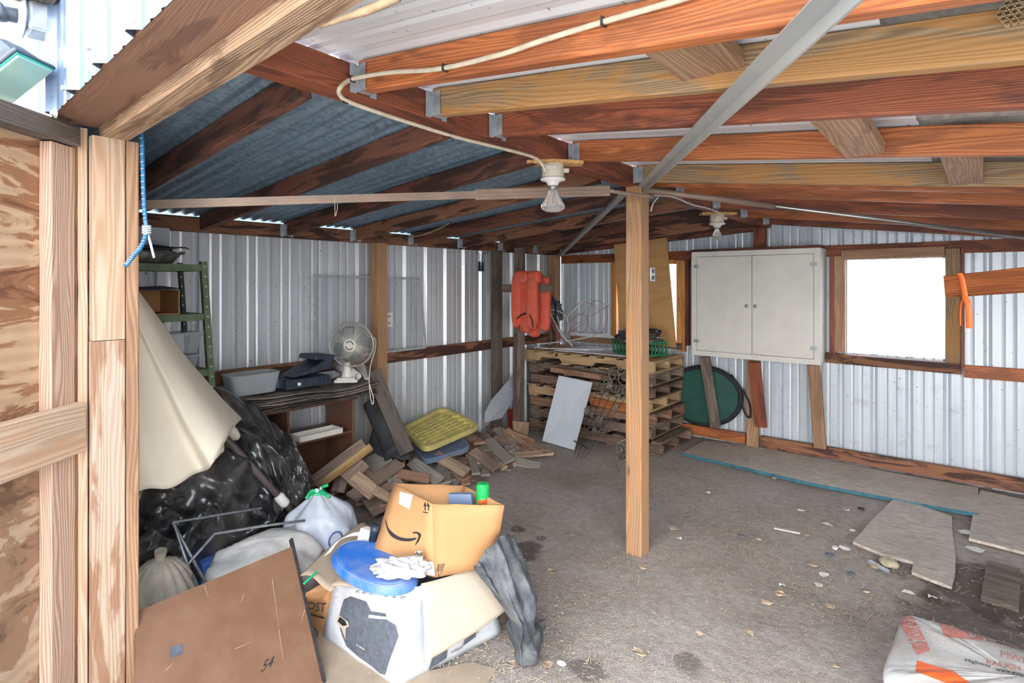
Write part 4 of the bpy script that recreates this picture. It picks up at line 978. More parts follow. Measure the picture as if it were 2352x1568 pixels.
ql = [P(920, 982, z=.31), P(978, 1030, z=.25), P(1105, 975, z=.30), P(1018, 932, z=.37)]
lid('tote_lid', 'dusty yellow gridded storage lid lying on the wood scraps', ql, m['yellow_plastic'], True)
q2 = [P(938, 1012, z=.22), P(975, 1058, z=.165), P(1082, 1025, z=.185), P(1045, 980, z=.25)]
lid('tote_lid', 'blue-grey storage lid lying under the yellow lid', q2, m['blue_grey_plastic'], False)

# ------------------------------------------------------------------ wood scrap pile
def pile_h(x, y):   # height of the pile, sloping off from the left wall
    front = -2.78-.22*max(0, y-2.3)*.5
    k = max(0, min(1, (front-x)/.75)); e = min(1, max(0, (y-1.9)/.3))*min(1, max(0, (4.05-y)/.5))
    return .23*k*e
SM = ['wood_scrap_a', 'wood_scrap_b', 'wood_scrap_c', 'wood_scrap_d']
SL = {'wood_scrap_a': 'pale tan wood offcut in the scrap heap', 'wood_scrap_b': 'brown weathered wood offcut in the scrap heap', 'wood_scrap_c': 'reddish wood offcut in the scrap heap', 'wood_scrap_d': 'grey weathered wood offcut in the scrap heap'}
cnt = 0; proto = {}
for layer in range(3):
    for k in range(62):
        y = R_.uniform(2.25, 3.95); x = R_.uniform(-3.48, -2.82); 
        if layer == 2 and R_.random() < .3: continue
        h = pile_h(x, y)
        if h <= .01 and layer > 0: continue
        z = .012+h*(layer+.6)/3+R_.uniform(0, .02)
        if y < 2.55 and x < -3.1 and layer > 0: continue
        mm = SM[R_.randrange(4)]; a = R_.gauss(math.radians(-35), .35)+(PI/2 if R_.random() < .18 else 0)
        L = R_.uniform(.16, .34); dx = V((math.cos(a), math.sin(a), R_.uniform(-.25, .02))).normalized(); up = V((math.sin(a)*1, -math.cos(a), R_.uniform(-.15, .15)))
        c = V((x, y, z)); up = V((.25+R_.uniform(-.2, .2), -.2+R_.uniform(-.2, .2), 1)).cross(dx); o = board('wood_offcut', c-dx*L/2, c+dx*L/2, R_.uniform(.055, .10), R_.uniform(.014, .022), m[mm], up, bev=.001)
        tag(o, SL[mm]+(', its end nearest the bookcase' if y < 2.6 else ', before the yellow lid' if y < 2.95 else ', just beyond the lids' if y < 3.4 else ', its end by the weathered poles'), 'wood offcut', 'loose offcuts in the scrap heap'); cnt += 1
def sc(lab, a, b, w_, t_, mm, up=None):
    up = V((.42, -.42, .8)).cross((V(b)-V(a)).normalized())
    tb('scrap_plank', lab, 'plank', a, b, w_, t_, m[mm], up)
sc('long grey-brown plank leaning up behind the yellowish stick', P(722, 1108, z=.20), P(838, 1020, z=.40), .09, .035, 'wood_scrap_b')
sc('straight yellowish square-edged stick lying along the plank by the tarp heap', P(737, 1112, z=.20), P(853, 1025, z=.40), .032, .045, 'wood_plank_yellow')
sc('brown grey plank lying on top of the scraps beside the cardboard box', P(808, 1142, z=.16), P(918, 1062, z=.24), .09, .02, 'wood_scrap_b', (.5, -.5, .7))
sc('broad dark brown board lying lowest in front of the scrap heap', P(838, 1160, z=.08), P(930, 1115, z=.13), .2, .018, 'wood_scrap_b', (.7, -.7, .6))
sc('wide grey board standing tilted in the scraps near the felt roll', P(835, 1078, z=.19), P(898, 1050, z=.25), .16, .018, 'wood_scrap_d', (.3, -.3, 1))
for k, (a, b, w_, mm, lb) in enumerate([((812, 1095), (862, 1135), .10, 'wood_scrap_a', 'split tan board with rough grain in the middle of the left heap'), ((790, 1060), (840, 1100), .07, 'wood_scrap_b', 'brown board slanting under the split tan board'), ((840, 1035), (905, 1055), .11, 'wood_scrap_b', 'brown board high in the heap against the felt roll'),
    ((860, 1125), (905, 1150), .06, 'wood_scrap_a', 'pale sawn end board by the corner of the shipping box'), ((905, 1085), (985, 1100), .07, 'wood_scrap_c', 'reddish lath poking out above the shipping box rim'), ((890, 1100), (960, 1085), .06, 'wood_scrap_d', 'grey lath lying behind the shipping box rim'),
    ((945, 1060), (1010, 1105), .09, 'wood_scrap_d', 'broad grey board sloping toward the shipping box'), ((1000, 1045), (1072, 1085), .09, 'wood_scrap_a', 'long tan board below the blue-grey lid'), ((1085, 1035), (1140, 1075), .08, 'wood_scrap_b', 'brown board right of the blue-grey lid'), ((1120, 1010), (1170, 1060), .09, 'wood_scrap_d', 'grey rectangular board right of both lids')]):
    sc(lb, P(*a, z=.24-.012*k), P(*b, z=.17-.012*k), w_, .018, mm)
sc('reddish square board poking up behind the grey board', P(900, 1068, z=.16), P(928, 1055, z=.2), .11, .018, 'wood_scrap_c', (.2, -.3, 1))
sc('pale split board across the heap beside the sack with green tie', P(815, 1075, z=.20), P(858, 1110, z=.15), .1, .018, 'wood_scrap_a', (.7, .3, .6))
sc('dark board stub beside the green tie of the sack', P(775, 1130, z=.10), P(790, 1085, z=.2), .09, .018, 'wood_scrap_b', (.7, .3, .3))
sc('grey brown board at the left foot of the heap', P(790, 1100, z=.22), P(835, 1060, z=.3), .12, .018, 'wood_scrap_b', (.7, -.2, .7))
sc('pale narrow lath fallen over behind the sack with green tie', P(760, 1132, z=.06), P(820, 1105, z=.1), .04, .03, 'wood_scrap_a')
sc('tan board lying across the near left of the heap', P(845, 1118, z=.12), P(890, 1150, z=.06), .12, .016, 'wood_scrap_a', (.7, -.7, .5))
for k, (a, b, mm) in enumerate([((1135, 985), (1205, 1040), 'wood_scrap_d'), ((1125, 970), (1225, 1035), 'wood_scrap_a'), ((1165, 990), (1228, 1015), 'wood_scrap_c'), ((1150, 1000), (1195, 1045), 'wood_scrap_b'), ((1165, 985), (1215, 1030), 'wood_scrap_a'), ((1110, 965), (1150, 1020), 'wood_scrap_b')]):
    sc(['grey lath fanning out nearest the camera at the heap end', 'long pale lath fanning out toward the white panel', 'short reddish lath under the small square board', 'brown lath in the fan at the far heap end', 'narrow pale lath in the fan beside the long one', 'dark lath at the back of the fan by the grey panel'][k], P(*a, z=.10), P(*b, z=.012), .05, .014, mm, (.7, -.5, .3))
for k, (x, y) in enumerate([(-2.95, 2.55), (-2.9, 2.75), (-3.0, 3.0), (-2.95, 3.2)]):
    sc(['broad', 'flat', 'wide', 'large'][k]+' weathered board at the front foot of the heap, '+['nearest the cardboard box', 'second from the box', 'under the blue-grey lid side', 'farthest toward the poles'][k], V((x-.22, y+.16, .05)), V((x+.1, y-.1, .02)), .085, .018, SM[k], (.5, .8, .1))

# ------------------------------------------------------------------ green steel shelving and what it holds
GX0, GX1, GY0, GY1 = -3.42, -3.1, .42, 1.25
gs = thing('steel_shelving', 'green slotted steel shelving unit against the left wall', 'shelving', ((GX0+GX1)/2, .85, 0))
def post_(x, y, sx, sy, mat):
    M = MB(); top = V((x, y-.02, 1.562)); bot = V((x, y+.075 if sy < 0 else y, 0)); c = (top+bot)/2
    M.bar(bot, top, .030, .003, (0, 1, 0)); M.bar(bot+V((sx*.014, sy*.014, 0)), top+V((sx*.014, sy*.014, 0)), .030, .003, (1, 0, 0)); o = M.build('upright', m[mat], gs)
    M = MB()
    for k in range(30):
        p = lerp(bot, top, (k+.5)/30); M.lathe([(.0055, 0), (.0055, .0012)], p+V((.002, 0, 0)), 8, Matrix.Rotation(PI/2, 3, 'Y'))
    M.build('slot_holes', m['galvanised'], o)
post_(GX1, GY1, -1, -1, 'green_paint'); post_(GX0, GY1, 1, -1, 'green_paint_dark'); post_(GX1, GY0, -1, 1, 'green_paint'); post_(GX0, GY0, 1, 1, 'green_paint')
SZ = [1.545, 1.29, 1.0, .62, .2]
for z in SZ:
    dy = .05*(1.6-z)/1.0
    M = MB(); M.box(((GX0+GX1)/2, (GY0+GY1)/2+dy/2-.01, z), (GX1-GX0-.01, GY1-GY0-.02+dy, .003))
    for s, x in ((1, GX1), (-1, GX0)): M.box((x-s*.006, (GY0+GY1)/2+dy/2-.01, z-.016), (.003, GY1-GY0-.02+dy, .034))
    M.box(((GX0+GX1)/2, GY1-.022+dy, z-.016), (GX1-GX0-.02, .003, .034)).build('shelf', m['green_paint'], gs)
MB().bar((GX0+.01, .75, .98), (GX0+.01, 1.18, 1.27), .02, .003).build('cross_brace', m['green_paint'], gs)
ft = thing('foil_tray', 'crinkled dark foil tray on the top steel shelf', 'tray', (-3.26, .95, SZ[0]+.01))
def ftf(u, v):
    a = 2*PI*u; r = [0, .8, .98, 1.05][int(round(v*3))]; z = [0.0, 0, .05, .055][int(round(v*3))]
    return V((-3.26+.14*r*math.cos(a), .93+.25*r*math.sin(a), SZ[0]+.008+z+.006*math.sin(a*20)*v))
MB().surf(ftf, 80, 3, cu=True).build('tray_shell', m['tray_foil'], ft, thick=.002)
M = MB(); M.surf(lambda u, v: V((lerp(-3.38, -3.12, v), lerp(.6, 1.17, u), SZ[0]+.075+.02*math.sin(v*3)+.01*nz((u*6, v*4, 0)))), 20, 10); tag(M.build('black_tray', m['pan_black'], thick=.003), 'black shallow tray resting in the foil tray on the top shelf', 'tray')
bxx = thing('carton', 'open brown carton lying on the second steel shelf', 'box', (-3.24, .9, SZ[1]+.003)); M = MB()
for p, d in [(((-3.24, .88, SZ[1]+.006)), (.26, .48, .005)), ((-3.365, .88, SZ[1]+.07), (.005, .48, .13)), ((-3.24, 1.115, SZ[1]+.065), (.26, .005, .12)), ((-3.24, .645, SZ[1]+.065), (.26, .005, .12))]: M.box(p, d)
M.build('carton_body', m['cardboard'], bxx)
M = MB(); M.surf(lambda u, v: V((lerp(-3.37, -3.12, v), lerp(.6, 1.12, u), SZ[1]+.145-.01*math.sin(u*3)-.012*v)), 12, 4); tag(M.build('baking_pan', m['pan_black'], thick=.006), 'black flat pan lying across the open carton on the shelf', 'pan')
cp = V((-3.2, 1.13, SZ[2]+.003))
for k, (dx, dy, dz, w_, l_, h_, lb) in enumerate([(0, .0, 0, .16, .17, .08, 'clear plastic cup tray low on the third steel shelf'), (.0, -.03, .085, .17, .26, .11, 'clear plastic clamshell box stacked above the cup tray')]):
    t_ = thing('clear_container', lb, 'container', cp+V((dx, dy, dz))); M = MB(); c = cp+V((dx, dy, dz))
    M.hexa([c+V((a*w_*.42, b*l_*.42, 0)) for a, b in ((-1, -1), (1, -1), (1, 1), (-1, 1))], [c+V((a*w_*.5, b*l_*.5, h_)) for a, b in ((-1, -1), (1, -1), (1, 1), (-1, 1))]).build('container_shell', m['clear_plastic'], t_, bevel=.006)
    MB().box(c+V((w_*.5+.001, 0, h_-.004)), (.012, l_*1.02, .008)).build('rim', m['plastic_frost'], t_)

# ------------------------------------------------------------------ umbrella
um = thing('patio_umbrella', 'folded beige canvas patio umbrella leaning with its brown pole down right', 'umbrella', PT(700, 1208, 2.9))
ap = PT(235, 540, 2.15)
Hf = [PT(556, 962, 2.78), PT(528, 1000, 2.5), PT(492, 1050, 2.42), PT(470, 1085, 2.4), PT(432, 1098, 2.3), PT(380, 1118, 2.25), PT(330, 1132, 2.2), PT(270, 1145, 2.15), PT(215, 1150, 2.1)]
def canvas(u, v, H, off=0, dp=0.06, sagk=1.0, ph=0):
    h = cat(H, u); p = lerp(ap, h, v); away = (p-V((0, 0, EYE))).normalized()
    fold = math.sin(u*15+ph+1.2*v)*dp*.75*v*(.35+.65*v)+math.sin(u*9+2+ph)*dp*.6*v
    s = -.05*math.sin(v*PI)*sagk
    return p+away*(fold+off)+V((0, 0, s+.012*nz((u*5, v*4, ph))+.012*math.sin(u*19+ph)*v))
M = MB(); M.surf(lambda u, v: canvas(u, v, Hf), 110, 40); M.build('canopy', m['canvas_beige'], um, smooth=True, thick=.002)
Hb = [PT(572, 1026, 2.86), PT(552, 1005, 2.8), PT(515, 1040, 2.75), PT(535, 1062, 2.68), PT(500, 1080, 2.6), PT(470, 1090, 2.58), PT(420, 1100, 2.5), PT(330, 1120, 2.4), PT(230, 1130, 2.3)]
M = MB(); M.surf(lambda u, v: canvas(u, v, Hb, .06, .02, .5, 2), 90, 30); M.build('canopy_back', m['canvas_beige'], um, smooth=True, thick=.002)
pl0, pl1 = PT(500, 985, 2.70), PT(706, 1212, 2.86)
ext = pl0+(pl0-pl1)*1.2; wv_ = ap.copy()
MB().tube([pl0+(pl0-pl1)*1.3, pl0, pl1], .0165, 14).build('pole', m['pole_brown'], um, smooth=True)
jp = lerp(pl0, pl1, .70); dj = (pl1-pl0).normalized()
MB().tube([jp-dj*.03, jp-dj*.02, jp+dj*.03, jp+dj*.04], [.02, .025, .025, .019], 14).build('pole_collar', m['sack_white'], um, smooth=True)
for a_ in (0, .06): MB().tube([pl0+V((0, 0, -.02-a_)), lerp(pl0, ap, .4)+V((0, 0, -.05))], .006, 6).build('rib', m['steel_dark'], um)

# ------------------------------------------------------------------ black tarp heap
Tt = [V(p) for p in [(-2.92, .62, .62), (-3.02, .85, .74), (-3.08, 1.05, .84), (-3.12, 1.28, .90), (-3.05, 1.47, .80), (-3.0, 1.56, .68), (-3.0, 1.66, .58), (-3.02, 1.73, .42), (-3.04, 1.77, .24), (-3.05, 1.79, .03)]]
Bt = [V(p) for p in [(-2.50, .62, .02), (-2.52, .8, .02), (-2.58, 1.0, .02), (-2.66, 1.2, .02), (-2.70, 1.4, .02), (-2.80, 1.52, .02), (-2.87, 1.62, .02), (-2.93, 1.70, .02), (-2.98, 1.76, .02), (-3.02, 1.78, .01)]]
Kt = [V((-3.2, p.y, max(.01, p.z*.2))) for p in Tt]
def tarp(u, v):
    T, B, K = cat(Tt, u), cat(Bt, u), cat(Kt, u)
    if v < .2: p = lerp(K, T, v/.2); k = v/.2*.5
    else:
        w_ = (v-.2)/.8; p = lerp(T, B, w_); k = .5+.5*math.sin(w_*PI); p = p+V((.16, -.04, .10))*math.sin(w_*PI)
    rdg = 1-2*abs(nz((u*7+v*2.5, v*5-u*2, 1.3))); r2 = 1-2*abs(nz((u*16-v*5, v*9, 7)));  r3 = 1-2*abs(nz((u*34, v*26+u*12, 4)))
    fl = max(0, math.sin((u*3+v*1.4)*6))**2
    q = p+V((1, -.35, .55)).normalized()*(k*(.08*rdg+.035*r2+.004*r3+.04*fl)-.06); q.z = max(.004, q.z); return q
M = MB(); M.surf(tarp, 190, 110); tag(M.build('black_tarp', m['tarp_black'], smooth=True), 'crumpled shiny black plastic sheet heaped over clutter under the umbrella', 'tarp')

# sacks
s1 = thing('woven_sack', 'white woven sack slumped behind the brown hardboard panel', 'sack', (-2.43, 1.28, 0))
blob('sack_body', m['sack_white'], (-2.44, 1.22, .14), (.17, .25, .17), .22, 1.8, 4, 60, 40, s1, .82, Matrix.Rotation(.75, 3, 'Z') if 0 else None, .7, 7, .03)
s2 = thing('feed_sack', 'blue and white printed plastic sack closed with a green tie', 'sack', P(765, 1225, z=0))
c = P(768, 1228, z=0)+V((-.06, .05, 0)); c = PT(764, 1180, 2.78); c.z = .0
def sackf(u, v, c=c):
    a = 2*PI*u; z = v*.42; r = .165*(1-.25*v)*(1 if v < .75 else max(.12, 1-(v-.75)*4))*(.6+.4*min(1, v*6)); k = 1+.09*math.sin(a*6+v*3)*(.3+v)+.16*nz((math.cos(a)*2, math.sin(a)*2, v*4))+.05*nz((math.cos(a)*7, math.sin(a)*7, v*9))
    return c+V((math.cos(a)*r*k-.10*v, math.sin(a)*r*1.1*k-.02*v, z*(1+.05*nz((u*3, v, 0)))))
M = MB(); M.surf(sackf, 56, 30, cu=True); M.build('sack_body', m['sack_blue_white'], s2, smooth=True)
tp = c+V((-.098, -.02, .405))
M = MB()
for a_ in (0, 2.1, 4.2): M.tube(smooth_path([tp, tp+V((.03*math.cos(a_), .03*math.sin(a_), .01)), tp+V((.07*math.cos(a_)+.03, .07*math.sin(a_), .002+.02*math.sin(a_)))], 8), .009, 6)
M.tube([tp+V((.03*math.cos(q), .03*math.sin(q), 0)) for q in [k*PI/6 for k in range(12)]], .008, 6, closed=True); M.build('green_tie', m['green_tie'], s2, smooth=True)
M = MB(); cc_ = c+V((.11, -.055, .24)); M.tube([cc_+V((.0, .035*math.cos(q), .035*math.sin(q))) for q in [k*PI/12 for k in range(20)]], .004, 5)
for k in range(5): M.bar(cc_+V((.015+.004*k, -.045, -.05-.018*k)), cc_+V((.02+.004*k, .045, -.045-.018*k)), .005, .003)
M.build('printed_marks', m['print_blue'], s2)
s3 = thing('burlap_bag', 'grey-beige burlap bag gathered into folds beside the doorway jamb', 'bag', (-2.42, .80, 0)); c3 = V((-2.42, .80, 0))
def bagf(u, v):
    a = 2*PI*u; r = .20*math.sin(min(1, v*1.02)*PI*.5+PI/2*1)**1 if 0 else .20*(1-v)**.42*(.8+.2*min(1, v*5)); k = 1+.05*math.sin(a*16)*v+.1*nz((math.cos(a), math.sin(a), v*3))
    return c3+V((math.cos(a)*r*k, math.sin(a)*r*k, .40*v))
M = MB(); M.surf(bagf, 90, 26, cu=True); M.build('bag_body', m['burlap'], s3, smooth=True)
M = MB(); M.tube([c3+V((0, 0, .39)), c3+V((.01, 0, .43))], [.016, .022], 10); M.build('bag_neck', m['burlap'], s3)
# bin with red thing
tb3 = V((-2.73, .98, .0)); M = MB(); 
dkb = MB().box(tb3+V((0, -.12, .13)), (.26, .26, .26)); tag(dkb.build('wooden_crate', m['wood_dark_red'], bevel=.004), 'dark wooden crate under the small clear bin by the jamb', 'crate')
b3 = thing('small_bin', 'small clear plastic bin with a red tool inside, beside the doorway jamb', 'bin', tb3+V((0, -.12, .262)))
tub(b3, tb3+V((.0, -.12, .264)), .15, .19, .11, m['plastic_frost']); 
tag(MB().box(tb3+V((0, -.12, .292)), (.05, .12, .04)).build('red_tool', m['red_plastic'], bevel=.008), 'red plastic tool lying inside the small clear bin', 'tool')
tag(MB().box((-2.62, 1.07, .2), (.06, .10, .07)).box((-2.62, 1.07, .082), (.10, .12, .16)).build('blue_package', m['blue_plastic'], bevel=.006), 'blue package on the floor between bin and tarp heap', 'package')
# folding wire rack
wr = thing('wire_rack', 'bent grey tubular wire rack standing before the black tarp', 'rack', PT(440, 1340, 2.25)); 
def px3(l): return [PT(*p) for p in l]
for l in ([(700, 1195, 2.64), (600, 1208, 2.5), (492, 1226, 2.4), (365, 1372, 2.12)], [(600, 1166, 2.6), (397, 1200, 2.3), (448, 1345, 2.2)], [(397, 1200, 2.3), (470, 1335, 2.28)], [(358, 1302, 2.24), (430, 1292, 2.3)], [(360, 1308, 2.2), (425, 1300, 2.22)], [(365, 1372, 2.12), (362, 1300, 2.2)]):
    M = MB(); M.tube(px3(l), .0062, 8); M.build('tube', m['tube_grey'], wr, smooth=True)
MB().box(PT(418, 1296, 2.26), (.05, .03, .02), Matrix.Rotation(.6, 3, 'Y')).build('joint', m['tube_grey'], wr)

# hardboard panel
hq = [V((-1.80, .56, 0.0)), V((-1.84, 1.14, 0.0)), P(672, 1254, x=-2.19), P(312, 1405, x=-2.14)]
hq[0] = P(308, 1800, x=-1.80); hq[0].z = .0
hp = thing('hardboard_panel', 'scratched brown hardboard panel leaning in the lower left foreground', 'panel', (-1.83, .85, 0))
nn = (hq[1]-hq[0]).cross(hq[3]-hq[0]).normalized(); nn = nn if nn.x > 0 else -nn
M = MB(); M.prism(hq, -nn*.014); M.build('board', m['hardboard'], hp)
M = MB(); M.bar(hq[1]+(hq[2]-hq[1])*-.02, hq[2]+(hq[2]-hq[1])*.06, .018, .01, nn); M.build('metal_edge', m['steel_dark'], hp)
def onp(px, py):
    d = ray(px, py); o = V((0, 0, EYE)); t = (hq[0]-o).dot(nn)/d.dot(nn); return o+d*t+nn*.0015
M = MB(); M.add([onp(389, 1487), onp(419, 1478), onp(420, 1502), onp(391, 1510)], [(0, 1, 2, 3)]); M.build('dark_patch', m['print_dark'], hp)
def textmesh(s, size=1.0):
    cu = bpy.data.curves.new('txt', 'FONT'); cu.body = s; cu.size = size; cu.resolution_u = 3; cu.fill_mode = 'FRONT'
    o = bpy.data.objects.new('txt', cu); C.objects.link(o); bpy.context.view_layer.update()
    me = bpy.data.meshes.new_from_object(o.evaluated_get(bpy.context.evaluated_depsgraph_get())); 
    vs = [V(v.co) for v in me.vertices]; fs = [tuple(p.vertices) for p in me.polygons]; bpy.data.objects.remove(o); bpy.data.curves.remove(cu); bpy.data.meshes.remove(me)
    return vs, fs
def write(text, fn, name, mat, parent, size=1.0, bold=0):
    vs, fs = textmesh(text); W = max(v.x for v in vs) or 1; H = max(v.y for v in vs)
    return MB().add([fn(v.x/W, v.y/H) for v in vs], fs).build(name, mat, parent)
write('54', lambda a, b: onp(620-22*b*1.0+0*a, 1530-36*a+0*b) if 0 else onp(597+a*26+b*10, 1545-b*28-a*14), 'pencil_number', m['print_black'], hp)
M = MB()
for (a, b) in [((560, 1365), (552, 1385)), ((470, 1345), (478, 1372)), ((640, 1445), (650, 1515)), ((625, 1330), (640, 1440)), ((700, 1400), (690, 1430)), ((540, 1490), (575, 1475)), ((380, 1540), (400, 1520))]:
    p0, p1 = onp(*a), onp(*b); d = (p1-p0).normalized().cross(nn)*.0008; M.add([p0-d, p0+d, p1+d*.4, p1-d*.4], [(0, 1, 2, 3)])
M.build('scratches', m['cardboard_flap'], hp)

# ------------------------------------------------------------------ white printer carton
BL, BR = P(742, 1462, z=.0), P(912, 1580, z=.0); TL, TR = P(765, 1342, z=.23), P(962, 1347, z=.365)
BB, TB = P(1152, 1452, z=.0), P(1110, 1300, z=.33)
BK, TK = V((-2.02, 1.80, 0)), V((-1.93, 1.66, .30))
pb = thing('printer_carton', 'crushed white carton with a dark printer picture and open cardboard flaps', 'box', (BL+BR+BB+BK)/4)
def face(q, bulge, out, nu=14, nv=14):
    def f(u, v): return bil(q, u, v)+out*(bulge*math.sin(u*PI)*math.sin(v*PI)+.004*nz((u*5, v*5, q[0].x)))
    return f
o1 = V((-.3, -1, .15)).normalized(); o2 = V((1, -.2, .1)).normalized()
F1 = face([BL, BR, TR, TL], .025, o1); F2 = face([BR, BB, TB, TR], .02, o2)
for f, nm in ((F1, 'front_face'), (F2, 'side_face'), (face([BB, BK, TK, TB], .0, V((0, 1, 0))), 'back_face'), (face([BK, BL, TL, TK], .0, V((-1, 0, 0))), 'end_face'), (face([BL, BR, BB, BK], 0, V((0, 0, 1))), 'bottom_face')):
    M = MB(); M.surf(f, 14, 14); M.build(nm, m['box_white'], pb, smooth=True, thick=.005)
def decal(F, out, off=.0045): return lambda a, b: F(a, b)+out*off
d1, d2 = decal(F1, o1), decal(F2, o2)
def poly_on(d, pts, name, mat, par, n=10):
    # fine fan so that the print follows the bulging face
    bm = bmesh.new(); vs = [bm.verts.new((a, b, 0)) for a, b in pts]; bm.faces.new(vs)
    bmesh.ops.triangulate(bm, faces=bm.faces[:]); bmesh.ops.subdivide_edges(bm, edges=bm.edges[:], cuts=4, use_grid_fill=True)
    bmesh.ops.triangulate(bm, faces=bm.faces[:])
    bm.verts.index_update(); M = MB().add([d(v.co.x, v.co.y) for v in bm.verts], [tuple(v.index for v in f.verts) for f in bm.faces]); bm.free()
    return M.build(name, mat, par)
poly_on(d1, [(.22, .44), (.22, .78), (.30, .84), (.52, .80), (.60, .70), (.76, .70), (.78, .64), (.88, .60), (.93, .50), (.86, .06), (.80, .04), (.36, .12)], 'printer_picture', m['print_dark'], pb)
d1b = decal(F1, o1, .007); d1c = decal(F1, o1, .009)
poly_on(d1b, [(.20, .42), (.22, .54), (.30, .52), (.38, .50), (.40, .44), (.36, .40), (.37, .22), (.30, .36), (.24, .38)], 'torn_patch', m['cardboard_flap'], pb)
poly_on(d1c, [(.23, .44), (.25, .52), (.34, .50), (.38, .45), (.32, .41)], 'torn_hole', m['print_black'], pb)
poly_on(d1b, [(.60, .62), (.78, .64), (.79, .67), (.60, .66)], 'printer_slot', m['print_grey'], pb)
write('brother', lambda a, b: d1b(.52+.10*a, .235+.03*b-.02*a), 'printed_text', m['paper'], pb)
for k, s in enumerate(['NFC', 'AD', 'CD', 'WiFi', '5', '2', 'mopria']):
    write(s, lambda a, b, k=k: d1b(.34+.085*k+.055*a, .90-.004*k+.035*b), 'printed_icon', m['print_dark'], pb)
M = MB()
for k in range(26):
    b0 = .93-.035*k; M.add([d1b(.03, b0), d1b(.03+R_.uniform(.06, .12), b0), d1b(.03+.06, b0-.012), d1b(.03, b0-.012)], [(0, 1, 2, 3)])
M.build('small_print', m['print_grey'], pb)
poly_on(d2, [(.04, .30), (.06, .86), (.20, .90), (.96, .86), (.97, .34), (.5, .24)], 'side_print', m['print_grey'], pb)
d2b = decal(F2, o2, .007)
poly_on(d2b, [(.26, .03), (.28, .18), (.42, .21), (.42, .07)], 'photo_print', m['print_dark'], pb)
poly_on(d2b, [(.58, .12), (.60, .24), (.72, .27), (.72, .15)], 'photo_print', m['print_dark'], pb)
for k in range(3): write(['inkjet', 'print copy scan fax', 'wireless'][k], lambda a, b, k=k: d2b(.46+.16*k*1.1+.12*a, .10+.08*k+.04*b), 'printed_text', m['print_dark'], pb)
# flaps
fq = [P(975, 1518, z=.085)+o2*.03, P(1166, 1398, z=.14)+o2*.02, P(1096, 1296, z=.345)+o2*.01, P(964, 1338, z=.37)+o2*.01]
fq[0] = P(975, 1520, x=-1.47); fq[1] = P(1168, 1397, x=-1.42)
M = MB(); M.surf(lambda u, v: bil(fq, u, v)+o2*(.012*math.sin(u*PI)+.006*math.sin(v*PI)), 14, 14); fo = M.build('front_flap', m['cardboard_flap'], pb, smooth=True, thick=.005)
fq2 = [P(688, 1325, z=.31), P(770, 1345, z=.33), P(960, 1345, z=.355), P(840, 1200, z=.33)]
M = MB(); M.surf(lambda u, v: bil([P(690, 1322, z=.325), P(760, 1348, z=.325), P(905, 1215, z=.33), P(835, 1198, z=.33)], u, v)+V((0, 0, .015*math.sin(u*5+v*3))), 16, 16); M.build('left_flap', m['cardboard_dusty'], pb, smooth=True, thick=.005)
M = MB(); M.surf(lambda u, v: bil([P(760, 1345, z=.335), P(955, 1352, z=.345), P(975, 1290, z=.345), P(800, 1285, z=.335)], u, v)+V((0, 0, .004*math.sin(u*12))), 16, 8); M.build('top_flap', m['cardboard_dusty'], pb, smooth=True, thick=.005)
M = MB(); M.tube([P(698, 1340, z=.34), P(728, 1312, z=.35)], .004, 6); tag(M.build('green_stick', m['green_tie']), 'thin green stick on the dusty flap left of the blue disc', 'stick')
strip([P(752, 1272, z=.37), P(775, 1243, z=.39), P(805, 1228, z=.41), P(838, 1226, z=.40)], .03, (.3, 1, .4), 'paper_strip', None, m['paper'], .001); C.objects['paper_strip']['label'] = 'curled strip of white paper on the dusty cardboard flap'; C.objects['paper_strip']['category'] = 'paper'
pk = [P(812, 1262, z=.36), P(845, 1270, z=.36), P(852, 1220, z=.43), P(828, 1212, z=.43)]
M = MB(); M.prism(pk, (.004, .03, 0)); tag(M.build('seed_packet', m['paper'], bevel=.002), 'small printed packet leaning beside the brown shipping box', 'packet')
M = MB(); M.tube(smooth_path([P(852, 1265, z=.36), P(858, 1235, z=.42), P(862, 1210, z=.48)], 8), [.018]*9, 10); tag(M.build('dark_bottle', m['case_navy'], smooth=True), 'dark blue bottle wedged left of the brown shipping box', 'bottle')
# dark carton behind
dc = thing('old_carton', 'stained old carton with bold black lettering behind the printed white carton', 'box', (-2.12, 1.42, 0))
dq = [P(702, 1425, z=.02), P(744, 1458, z=.0), P(757, 1355, z=.22), P(702, 1362, z=.25)]
dn = V((-.2, -1, .1)).normalized()
M = MB(); M.hexa([dq[0], dq[1], dq[1]+V((-.05, .25, 0)), dq[0]+V((-.05, .25, 0))], [dq[3], dq[2], dq[2]+V((-.05, .25, 0)), dq[3]+V((-.05, .25, 0))]); M.build('carton_body', m['cardboard'], dc)
write('OST', lambda a, b: bil(dq, .1+.85*a, .5+.22*b)+dn*.003, 'printed_text', m['print_black'], dc); MB().add([bil(dq, a, b)+dn*.003 for a, b in ((.05, .3), (.95, .36), (.95, .40), (.05, .34))], [(0, 1, 2, 3)]).build('printed_line', m['print_black'], dc)

